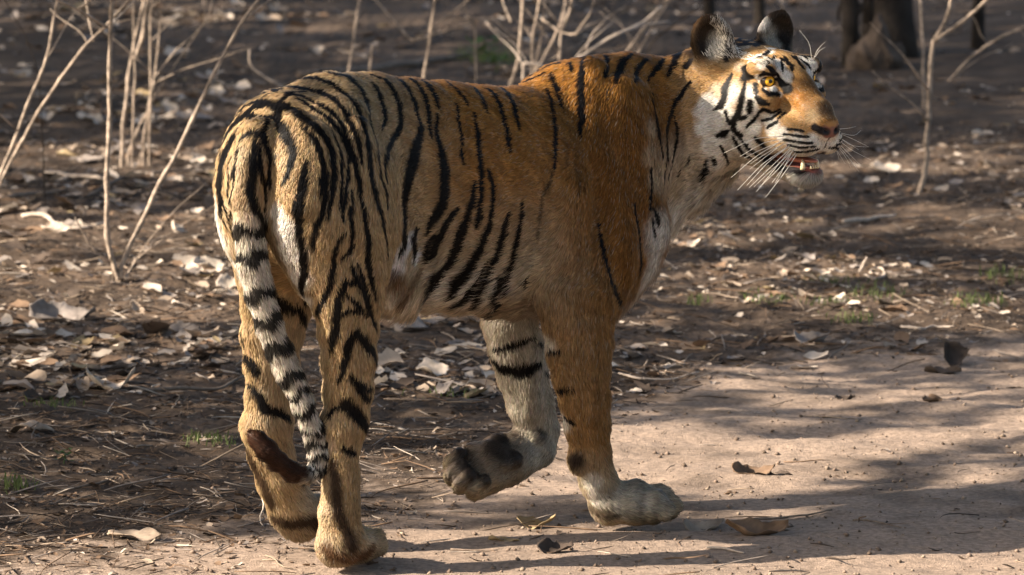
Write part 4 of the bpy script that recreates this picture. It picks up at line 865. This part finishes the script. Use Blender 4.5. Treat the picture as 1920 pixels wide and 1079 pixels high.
plant('dry_shrub', 'dense clump of pale dry stems behind the dip of the back', 'shrub', yb_-.3, [
 ([(940,215),(962,150),(975,95),(978,40),(980,-10),(985,-220)], 10, 7), ([(1000,215),(998,140),(1000,60),(1012,0),(1030,-200)], 8, 6), ([(985,210),(1003,130),(1018,50),(1026,-20)], 7, 5), ([(1045,215),(1048,140),(1052,70),(1062,0),(1070,-80)], 8, 6),
 ([(960,215),(985,160),(1020,110),(1048,50),(1060,10)], 8, 5), ([(1052,60),(1066,30),(1078,-20)], 9, 6), ([(958,42),(945,10),(938,-20)], 5, 4), ([(1015,35),(1050,60),(1078,66),(1105,30),(1118,-10)], 5, 3), ([(1078,66),(1100,50),(1140,32),(1175,10)], 5, 3)], stemm, GS)
plant('bare_sapling', 'pale forked twig lying low behind the withers', 'sapling', yb_-.5, [([(985,170),(980,118),(1010,122),(1040,136),(1075,128)], 9, 5)], palem, GS)
plant('bare_sapling', 'thick pale stem slanting up to the right from the withers', 'sapling', yb_-.9, [([(1010,260),(1050,140),(1095,103),(1150,68),(1205,45),(1240,12)], 10, 6), ([(1160,64),(1200,48),(1255,40)], 6, 3)], palem, GS)
plant('bare_sapling', 'pair of parallel pale stems slanting behind the neck', 'sapling', yb_-.7, [([(1120,230),(1168,105),(1215,45),(1262,-10),(1400,-200)], 10, 7), ([(1150,230),(1193,105),(1232,35),(1272,-20)], 7, 5)], stemm, GS)
plant('bare_sapling', 'thin dark twigs crossing behind the neck below the ears', 'sapling', yb_+.4, [([(1180,230),(1220,80),(1260,50),(1300,22),(1330,-10)], 5, 3)], darkm, GS)
yD = gpt(1727, 355)[1]
plant('sapling', 'leafless young sapling with a forked top at the right', 'sapling', yD, [
 ([(1725,356),(1737,318),(1737,270),(1741,200),(1746,120),(1751,76)], 14, 11), ([(1751,78),(1762,60),(1777,30),(1787,-10),(1800,-200)], 9, 6), ([(1751,78),(1775,62),(1805,42),(1840,12),(1862,-15),(1990,-190)], 10, 6)], stemm)
plant('bare_sapling', 'slanting pale twig in the air right of the sapling', 'sapling', yD+1.5, [([(2010,330),(1985,150),(1945,42)], 9, 7), ([(1945,42),(1885,66),(1850,85),(1815,112),(1778,153)], 7, 5)], stemm, GS)
plant('bare_sapling', 'thin upright stem left of the sapling reaching the top edge', 'sapling', yD+2.6, [([(1732,190),(1731,90),(1726,20),(1722,-60)], 6, 5)], stemm, GS)
plant('bare_sapling', 'thin pale stem behind the far ear', 'sapling', yb_+2, [([(1474,140),(1470,60),(1466,0),(1462,-60)], 7, 5)], stemm, GS)

# ------------------------------------------------------------------ trees: the dark ones behind, and those beside the track whose leaves shade it
leafg = mat('green_leaf', (.06, .085, .03), .6, .3, 8, .1, trans=.25)
def tree(lab, base, top, r0, limbs, leaves=None, m_=darkm, seed=0, name='tree', leaf_size=(.09, .16), group=None):
    root = bpy.data.objects.new(name, None); base = np.asarray(base, float); root.location = base; COL.objects.link(root); root['label'] = lab; root['category'] = 'tree'
    if group: root['group'] = group
    r = np.random.default_rng(seed); pts = resample([base-[0, 0, .1], base+(np.asarray(top)-base)*.15, base+(np.asarray(top)-base)*.6+[.06, .0, 0], top], 18, r0*.25, seed)
    v, f = tube(pts, r0*np.interp(np.linspace(0, 1, 18), [0, .06, .15, 1], [1.5, 1.15, 1, .4]), 14, .22, seed); mesh_obj('trunk', v, f, m_, origin=base, parent=root)
    for k, (s, e, rr) in enumerate(limbs):
        p = resample([s, (np.asarray(s)+np.asarray(e))/2+[0, 0, .15], e], 10, rr*.5, k); v, f = tube(p, rr*np.linspace(1, .3, 10), 8, .15, k); mesh_obj('limb', v, f, m_, origin=base, parent=root)
    if leaves is not None and len(leaves):
        n = len(leaves); a = r.random(n)*6.283; s = r.uniform(*leaf_size, n); up_ = r.normal(0, 1, (n, 3)); up_ /= np.linalg.norm(up_, axis=1)[:, None]; t = np.cross(up_, r.normal(0, 1, (n, 3))); t /= np.linalg.norm(t, axis=1)[:, None]; b = np.cross(up_, t)
        P = leaves[:, None, :] + s[:, None, None]*(np.array([-.5, 0, .5, 0])[None, :, None]*t[:, None, :]+np.array([0, .27, 0, -.27])[None, :, None]*b[:, None, :]) + (np.array([0, .06, 0, .06])[None, :, None]*up_[:, None, :])*s[:, None, None]
        Q = (np.arange(n)[:, None]*4+np.arange(4)[None]); mesh_obj('crown', P.reshape(-1, 3), Q, leafg, origin=base, parent=root, kind='stuff', smooth=False)
    return root
bx = lambda px, py: gpt(px, py)
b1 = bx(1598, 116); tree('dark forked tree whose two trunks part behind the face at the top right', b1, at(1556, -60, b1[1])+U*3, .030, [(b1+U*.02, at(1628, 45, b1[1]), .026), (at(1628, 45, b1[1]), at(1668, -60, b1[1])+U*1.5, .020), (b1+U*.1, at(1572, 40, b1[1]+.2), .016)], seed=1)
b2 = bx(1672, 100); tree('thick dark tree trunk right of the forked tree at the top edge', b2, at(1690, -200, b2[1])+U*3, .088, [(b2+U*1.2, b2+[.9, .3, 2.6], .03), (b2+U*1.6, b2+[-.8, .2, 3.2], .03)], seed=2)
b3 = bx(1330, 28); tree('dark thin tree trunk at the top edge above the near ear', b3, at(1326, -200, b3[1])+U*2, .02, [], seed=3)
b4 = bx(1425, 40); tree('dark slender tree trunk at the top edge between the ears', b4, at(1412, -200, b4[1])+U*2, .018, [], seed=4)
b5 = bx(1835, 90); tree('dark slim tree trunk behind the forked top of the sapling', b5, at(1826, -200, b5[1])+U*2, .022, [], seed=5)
# pale earth mound at the foot of the trees
r = np.random.default_rng(9); mc = bx(1640, 118); bm = bmesh.new(); bmesh.ops.create_icosphere(bm, subdivisions=4, radius=1)
for v in bm.verts:
    p = v.co.copy(); d = 1+.22*noise.noise(p*2.1)+.10*noise.noise(p*6)
    pk = 1.0 if p.z < 0 else 1-.45*p.z*abs(p.x)
    v.co = Vector((p.x*.105*d*(pk*.5+.5), p.y*.08*d, p.z*.115*d*(1+.35*math.sin(p.x*5+1))+(.02*math.sin(p.x*9) if p.z > 0 else 0)))
me = bpy.data.meshes.new('earth_mound'); bm.to_mesh(me); bm.free(); me.shade_smooth(); me.materials.append(mat('mound_earth', (.085, .062, .046), .95, .35, 22, .8, bdist=.01)); o = bpy.data.objects.new('earth_mound', me); COL.objects.link(o); o.location = (mc[0], mc[1]-.05, .02)
o['label'] = 'pale pointed earth mound at the foot of the thick dark trunk'; o['category'] = 'mound'

# shade: leaves stand in the path of the sun except where the floor is sunlit
def topx(G): q = G-CAM; z = q@_fw; return 960+FPX*(q@_rt)/z, 539.5-FPX*(q@_up)/z
def open_prob(x, y):
    """share of sunlight reaching ground point (x, y) through the trees"""
    G = np.stack([x, y, np.zeros_like(x)], -1); ok = y > -9; px, py = topx(G); n1 = fbm(x, y, 1.1, 71); n2 = fbm(x, y, 3.5, 72)
    o = np.where(n1+.5*(n2-.5) > .56, .9, .0)                                 # scattered flecks everywhere
    def inside(lo, hi, a, b): return (py > np.interp(px, a, lo)) & (py < np.interp(px, a, hi)) & (px > a[0]) & (px < a[-1])
    wob = (n2-.5)*26
    pyw = py+wob
    near = pyw > np.interp(px, [-200, 300, 700, 900, 1150, 1500, 1800, 2400], [1010, 1000, 1000, 960, 965, 1000, 985, 985]); o = np.where(near, 1, o)
    o = np.where((y < .12) & (y > -1.9) & (x > -.9), 1, o); o = np.where((y < .45) & (x > .55), 1, o)
    hole = (x > 1.15) & (x < 2.9) & (y > -1.5) & (y < 1.45)
    a = [560, 700, 1180, 1446, 1757, 1960]; up_e = [880, 850, 800, 822, 790, 752]; lo_e = [905, 905, 918, 900, 830, 792]
    band = (pyw > np.interp(px, a, up_e)-10) & (pyw < np.interp(px, a, lo_e)+6) & (px > 640) & (px < 2000); o = np.where(band, 1, o)
    shade = (py > 610) & (py < 1000) & ~near & ~band & (y > .02); o = np.where(shade, np.where(n1+.5*(n2-.5) > .70, .75, .12), o)
    mid = (py > 395) & (py < 600) & (px < 960); o = np.where(mid, np.where(n2 > .33, 1, .25), o)
    s1 = (py > 262) & (py < 305) & (px < 900); o = np.where(s1, np.where(n2 > .38, 1, .2), o)
    mr = (py > 410) & (py < 612) & (px > 1150); o = np.where(mr, np.where(n2 > .47, .95, .1), o)
    o = np.where(hole, 1, o); n3 = fbm(x, y, 8, 73, 2); o = np.where((x > 1.69) & (x < 2.25) & (y > .72) & (y < 1.4), np.where(n3 > .565, 1, 0), np.where((x > 1.3) & (x <= 1.69) & (y > .5) & (y < 1.4), 1, o)); dm = np.hypot((x-1.91)*.9, y-.88); o = np.where(dm < .15, np.where(vnoise(x*22, y*22, 79) > .78, 1, 0), o)
    top = (py < 250); o = np.where(top, np.where(n1+.5*(n2-.5) > .64, .5, 0), o)
    o = np.where((y > 7.5) & (y < 9.2) & (x > -1) & (x < .95), .85, o)
    return o
def ground_of(P): t = P[:, 2]/SUN[2]; return P-SUN[None]*t[:, None]
def crown_pts(n, gx, gy, hts, r, seed):
    """leaf positions: over the ground rectangle gx, gy pushed up the sun's rays to a height in hts"""
    rr = np.random.default_rng(seed); G = np.stack([rr.uniform(*gx, n), rr.uniform(*gy, n), np.zeros(n)], -1); p = open_prob(G[:, 0], G[:, 1]); keep = rr.random(n) > p
    G = G[keep]; G = G[:, :]; h_ = rr.uniform(*hts, len(G)); d = h_/SUN[2]; P = G+SUN[None]*d[:, None]; return P
hs = math.tan(SUN_EL)
P1 = crown_pts(14000, (-1.6, 2.6), (-2.6, 5.2), (2.2, 3.6), r, 1)
P1 = P1[P1[:, 0] < -1.9]
P2 = crown_pts(17000, (-2.6, 3.2), (4.6, 12.5), (3.2, 4.6), r, 2); P2 = P2[P2[:, 0] < -2.6]
P3 = crown_pts(13000, (-3.5, 4.5), (12.0, 26), (4.0, 6.0), r, 3); P3 = P3[P3[:, 0] < -3.4]
def shade_tree(lab, P, seed, ls, trunk_shift):
    c = P.mean(0); base = np.array([c[0]+trunk_shift[0], c[1]+trunk_shift[1], 0]); rr = np.random.default_rng(seed)
    idx = rr.choice(len(P), 15, replace=False); hub = base+U*(P[:, 2].min()*.8)
    limbs = [(hub+U*rr.uniform(-.2, .8), P[i], .020) for i in idx if P[i][2] > hub[2]-.3]
    tree(lab, base, c+[trunk_shift[0], trunk_shift[1], 1.2], .13, limbs, P, m_=barkm, seed=seed, leaf_size=ls)
shade_tree('broad leafy tree beside the track out of view to the left, shading the near ground', P1, 11, (.10, .17), (-.9, .2))
shade_tree('leafy tree further back out of view to the left, shading the middle ground', P2, 12, (.12, .2), (-1.0, .3))
shade_tree('tall leafy tree farthest back out of view to the left, shading the far floor', P3, 13, (.2, .34), (-1.5, .5))
def overhead(lab, x, y, h_, R, n, seed):  # unseen trees added around the scene to hold back ambient sky light
    rr = np.random.default_rng(seed); P = rr.normal(0, 1, (n*2, 3)); P = P/np.linalg.norm(P, axis=1)[:, None]*(rr.random((n*2, 1))**.45)*np.array([R, R, R*.38])+[x, y, h_]
    P = P[vnoise(P[:, 0]*1.3, P[:, 1]*1.3+P[:, 2], seed) > .34][:n]; G = ground_of(P); bad = (G[:, 0] > -4) & (G[:, 0] < 5) & (G[:, 1] > -6) & (G[:, 1] < 27); q = P-CAM; z = q@_fw; vis = (z > 0) & (np.abs(q@_rt) < z*.11) & (np.abs(q@_up) < z*.07); P = P[~bad & ~vis]
    base = np.array([x, y, 0.]); hub = base+U*(h_-R*.5); idx = rr.choice(len(P), 22, replace=False); tree(lab, base, hub+U*R*.5, .16, [(hub+U*rr.uniform(-.6, .9), P[i], .05) for i in idx], P, m_=barkm, seed=seed, leaf_size=(.28, .45))
overhead('tall spreading tree added out of view across the track to dim the sky light, right of the camera', 5.2, -3.5, 6.8, 4.6, 2600, 21)
overhead('tall spreading tree added out of view to dim the sky light, to the right beyond the tiger', 6.8, 6.5, 7.2, 5.2, 2800, 22)
overhead('tall spreading tree added out of view behind the camera to dim the sky light', -2.5, -14.5, 7.0, 5.2, 2600, 23)
overhead('tall spreading tree added out of view to dim the sky light, to the left of the camera', -6.5, -5.5, 7.4, 4.6, 2600, 24)
print('env', round(time.time()-t0, 1))
# grass
def blades(n, spots, seed):
    r = np.random.default_rng(seed); Vv = []; Fc = []; 
    for (px, py, w, hpx, cnt) in spots:
        for _ in range(cnt):
            g = gpt(px+r.normal(0, w/2.2), py+r.normal(0, w/12)); s_ = (g[1]+11)/FPX; h_ = hpx*s_*r.uniform(.4, 1.1); z = float(gz(g[0], g[1])); a = r.random()*6.28; ln = r.uniform(.2, 1.0); dx, dy = math.cos(a)*ln*h_, math.sin(a)*ln*h_; b = len(Vv); wd = .0011
            px_, py_ = -math.sin(a)*wd+wd*.4, math.cos(a)*wd
            Vv += [(g[0]-px_, g[1]-py_, z), (g[0]+px_, g[1]+py_, z), (g[0]+dx*.4+px_, g[1]+dy*.4+py_, z+h_*.6), (g[0]+dx*.4-px_, g[1]+dy*.4-py_, z+h_*.6), (g[0]+dx, g[1]+dy, z+h_*.85)]
            Fc += [[b, b+1, b+2, b+3], [b+3, b+2, b+4]]
    return np.array(Vv), Fc
v, f = blades(0, [(400,822,70,26,110), (25,908,50,34,70), (100,760,60,20,50), (760,575,40,26,60), (1445,560,60,22,80), (1560,565,50,18,60), (1640,545,60,26,90), (1830,560,60,26,100), (1600,592,60,20,70), (835,735,60,22,50), (1310,565,30,26,30), (1880,520,50,30,60), (1560,520,60,20,50), (915,110,70,30,200), (620,585,50,20,40)], 5)
mesh_obj('grass', v, f, mat('grass_blade', (.12, .15, .05), .7, .3, 20, .1, trans=.3), kind='stuff', smooth=False)
# low green plants
def herb(px, py, s, lab, seed):
    r = np.random.default_rng(seed); g = gpt(px, py); s_ = (g[1]+11)/FPX; root = bpy.data.objects.new('seedling', None); root.location = (g[0], g[1], float(gz(g[0], g[1]))); COL.objects.link(root); root['label'] = lab; root['category'] = 'plant'; root['group'] = 'small green plants on the forest floor'
    h_ = s*s_
    v, f = tube(resample([(0, 0, -.01), (.1*h_, 0, .4*h_), (0, .05*h_, h_*.8)], 6), np.linspace(.03, .015, 6)*h_, 6); mesh_obj('stalk', v, f, herbm, parent=root)
    for k in range(9):
        v, f = leaf_mesh(h_*.6, h_*.3, .3, .3, 6, 4, k); v[:, 0] += h_*.33; a = k*2.4+r.normal(0, .2); v = v@rotm(0, r.uniform(-.5, .2), a).T; v[:, 2] += h_*(.25+.06*k); mesh_obj('leaf', v, f, herbm, parent=root)
herbm = mat('green_herb', (.07, .13, .035), .6, .3, 20, .2, trans=.25)
herb(118, 862, 34, 'small green seedling on the dark soil near the left edge', 1); herb(760, 590, 26, 'green seedling under the flank fur behind the hind leg', 2)
herb(905, 118, 60, 'blurred green plant seen above the middle of the back', 3); herb(930, 135, 44, 'smaller blurred green plant just right of and below the other', 4)
# ------------------------------------------------------------------ eyes, tongue, teeth, whiskers
def nodemat(name, col, rough, spec=.5, attr=None, bump=0, sss=0):
    m = bpy.data.materials.new(name); m.use_nodes = True; n = m.node_tree.nodes; l = m.node_tree.links; bs = n['Principled BSDF']; bs.inputs['Base Color'].default_value = (*col, 1); bs.inputs['Roughness'].default_value = rough; bs.inputs['Specular IOR Level'].default_value = spec
    no = n.new('ShaderNodeTexNoise'); no.inputs['Scale'].default_value = 300; tc = n.new('ShaderNodeTexCoord'); l.new(tc.outputs['Object'], no.inputs['Vector'])
    if attr:
        a = n.new('ShaderNodeAttribute'); a.attribute_name = attr; mr = n.new('ShaderNodeMapRange'); mr.inputs['To Min'].default_value = .75; mr.inputs['To Max'].default_value = 1.25; l.new(no.outputs['Fac'], mr.inputs['Value'])
        vm = n.new('ShaderNodeVectorMath'); vm.operation = 'SCALE'; l.new(a.outputs['Color'], vm.inputs[0]); l.new(mr.outputs[0], vm.inputs['Scale']); l.new(vm.outputs[0], bs.inputs['Base Color'])
    if bump: bp = n.new('ShaderNodeBump'); bp.inputs['Strength'].default_value = bump; bp.inputs['Distance'].default_value = .001; l.new(no.outputs['Fac'], bp.inputs['Height']); l.new(bp.outputs[0], bs.inputs['Normal'])
    return m
eyem = nodemat('eye_surface', (.1, .1, .1), .06, .6, attr='tint'); wetm = nodemat('tongue_flesh', (.36, .13, .08), .35, .5, bump=.4); toothm = nodemat('tooth_enamel', (.62, .50, .30), .3, .5)
whm = nodemat('whisker_hair', (.75, .70, .60), .4, .5)
GAZE = unit(Hf*.92 + Hl*-.30 + Hu*.0)
ER = .0170
for c, s in EYE:
    g = unit(Hf*.92 - Hl*.28 + Hu*.02) if s < 0 else unit(Hf*.92 - Hl*.20 + Hu*.02); ax = unit(np.cross(g, Hu)); ay = np.cross(ax, g); Vv = []; C_ = []; nr, ns = 26, 28
    for i in range(nr+1):
        a = math.pi*(i/nr)**1.5 if i < nr else math.pi
        for k in range(ns):
            b = 2*math.pi*k/ns; bulge = 1+.07*math.exp(-(a/.55)**2); Vv.append((g*math.cos(a)+(ax*math.cos(b)+ay*math.sin(b))*math.sin(a))*ER*bulge)
            fib = .85+.3*math.sin(k*5.3)*math.sin(k*1.7+2)
            C_.append((.004, .004, .004) if a < .20 else ((.78*fib, .43*fib, .02) if a < .55 else ((.06, .03, .008) if a < .68 else (.03, .02, .016))))
    Fc = [[i*ns+k, i*ns+(k+1) % ns, (i+1)*ns+(k+1) % ns, (i+1)*ns+k] for i in range(nr) for k in range(ns)]
    o = mesh_obj('eye', np.array(Vv)+c, Fc, eyem, cols=C_, link=False); COL.objects.link(o); o.parent = tiger; o.matrix_parent_inverse = TINV
# tongue and teeth
def headpart(name, v, f, m_): o = mesh_obj(name, v, f, m_, link=False); COL.objects.link(o); o.parent = tiger; o.matrix_parent_inverse = TINV; return o
tp = [HD(.10, 0, -.112), HD(.14, 0, -.114), HD(.175, 0, -.112), HD(.195, 0, -.108), HD(.207, 0, -.110)]
p = resample(tp, 12); v, f = tube(p, [.014]*8+[.013, .0115, .009, .005], 12)
q = (v-HO)@HAX.T; cz = np.interp(q[:, 0], [.10, .207], [-.113, -.109]); q[:, 2] = cz+(q[:, 2]-cz)*.45; q[:, 1] *= 1.35; headpart('tongue', HO+q@HAX, f, wetm)
def tooth(f0, l0, h0, ln, r_): 
    p = np.array([HD(f0, l0, h0), HD(f0+.001, l0, h0+ln*.5), HD(f0-.003, l0, h0+ln)]); v, f = tube(resample(p, 6), r_*np.array([1, 1, .9, .75, .5, .12]), 8); headpart('tooth', v, f, toothm)
for s in (-1, 1): tooth(.190, s*.019, -.127, .021, .0052)
for l_ in (-.009, -.003, .003, .009): tooth(.203, l_, -.124, .006, .0022)
# whiskers: near side in pixels of the drawing, far side likewise
W1 = [((622,690),(470,700),(318,775)), ((640,700),(520,720),(398,793)), ((612,712),(480,790),(352,900)), ((600,740),(520,800),(447,857)), ((650,735),(510,830),(385,963)), ((640,745),(540,820),(432,940)), ((655,750),(560,840),(445,950)), ((665,745),(570,860),(480,972)), ((670,758),(590,860),(500,945)),
 ((660,770),(570,850),(470,945)), ((680,770),(610,860),(560,925)), ((690,775),(620,880),(527,1000)), ((665,760),(620,850),(575,930)), ((630,725),(540,770),(450,830)), ((600,720),(500,760),(420,800))]
W2 = [((905,665),(960,700),(1050,745)), ((905,675),(960,740),(1045,745)), ((905,690),(960,760),(1060,810)), ((900,700),(950,780),(1020,850)), ((895,710),(950,800),(1000,870)), ((890,720),(930,790),(960,850)), ((905,660),(950,650),(985,640)), ((908,670),(980,690),(1010,660)), ((885,735),(905,790),(930,830)), ((905,685),(940,720),(1000,760)), ((880,740),(890,770),(900,810))]
def kz(p): return (1240+p[0]/2.698, p[1]/2.698)
def whisk(tri, r_, out, far):
    px, py = kz(tri[0]); p0 = hit(px, py)
    if far or p0 is None: p0 = HD(.205, .040, -.058)+(-Hu*(tri[0][1]-690)*.00030)
    y0 = p0[1]; P = [p0]
    for k, t in enumerate(tri[1:], 1): a, b = kz(t); P.append(at(a, b, y0-out*(k*.5)))
    pr = resample(P, 9); v, f = tube(pr, r_*np.linspace(1, .25, 9), 5); headpart('whisker', v, f, whm)
for t in W1: whisk(t, .0008, .09, False)
for t in W2: whisk(t, .00055, -.05, True)
for t in [((760,300),(752,220),(700,155)), ((770,300),(790,250),(830,212)), ((775,295),(800,255),(830,240)), ((600,330),(565,270),(520,235))]:
    px, py = kz(t[0]); p0 = hit(px, py)
    if p0 is None: p0 = HD(.10, .06, .075)
    P = [p0]+[at(*kz(q_), p0[1]-.01) for q_ in t[1:]]; v, f = tube(resample(P, 8), .00035*np.linspace(1, .3, 8), 4); headpart('eyebrow_whisker', v, f, whm)
for k, (l_, h_) in enumerate([(-.02, -.150), (0, -.154), (.015, -.151), (-.01, -.150)]):
    p0 = HD(.185-.01*k, l_, h_+.004); P = [p0+Hu*.008, p0-Hu*.010+Hf*.006, p0-Hu*.022-Hf*.003]; v, f = tube(resample(P, 6), .0005*np.linspace(1, .3, 6), 4); headpart('chin_hair', v, f, whm)
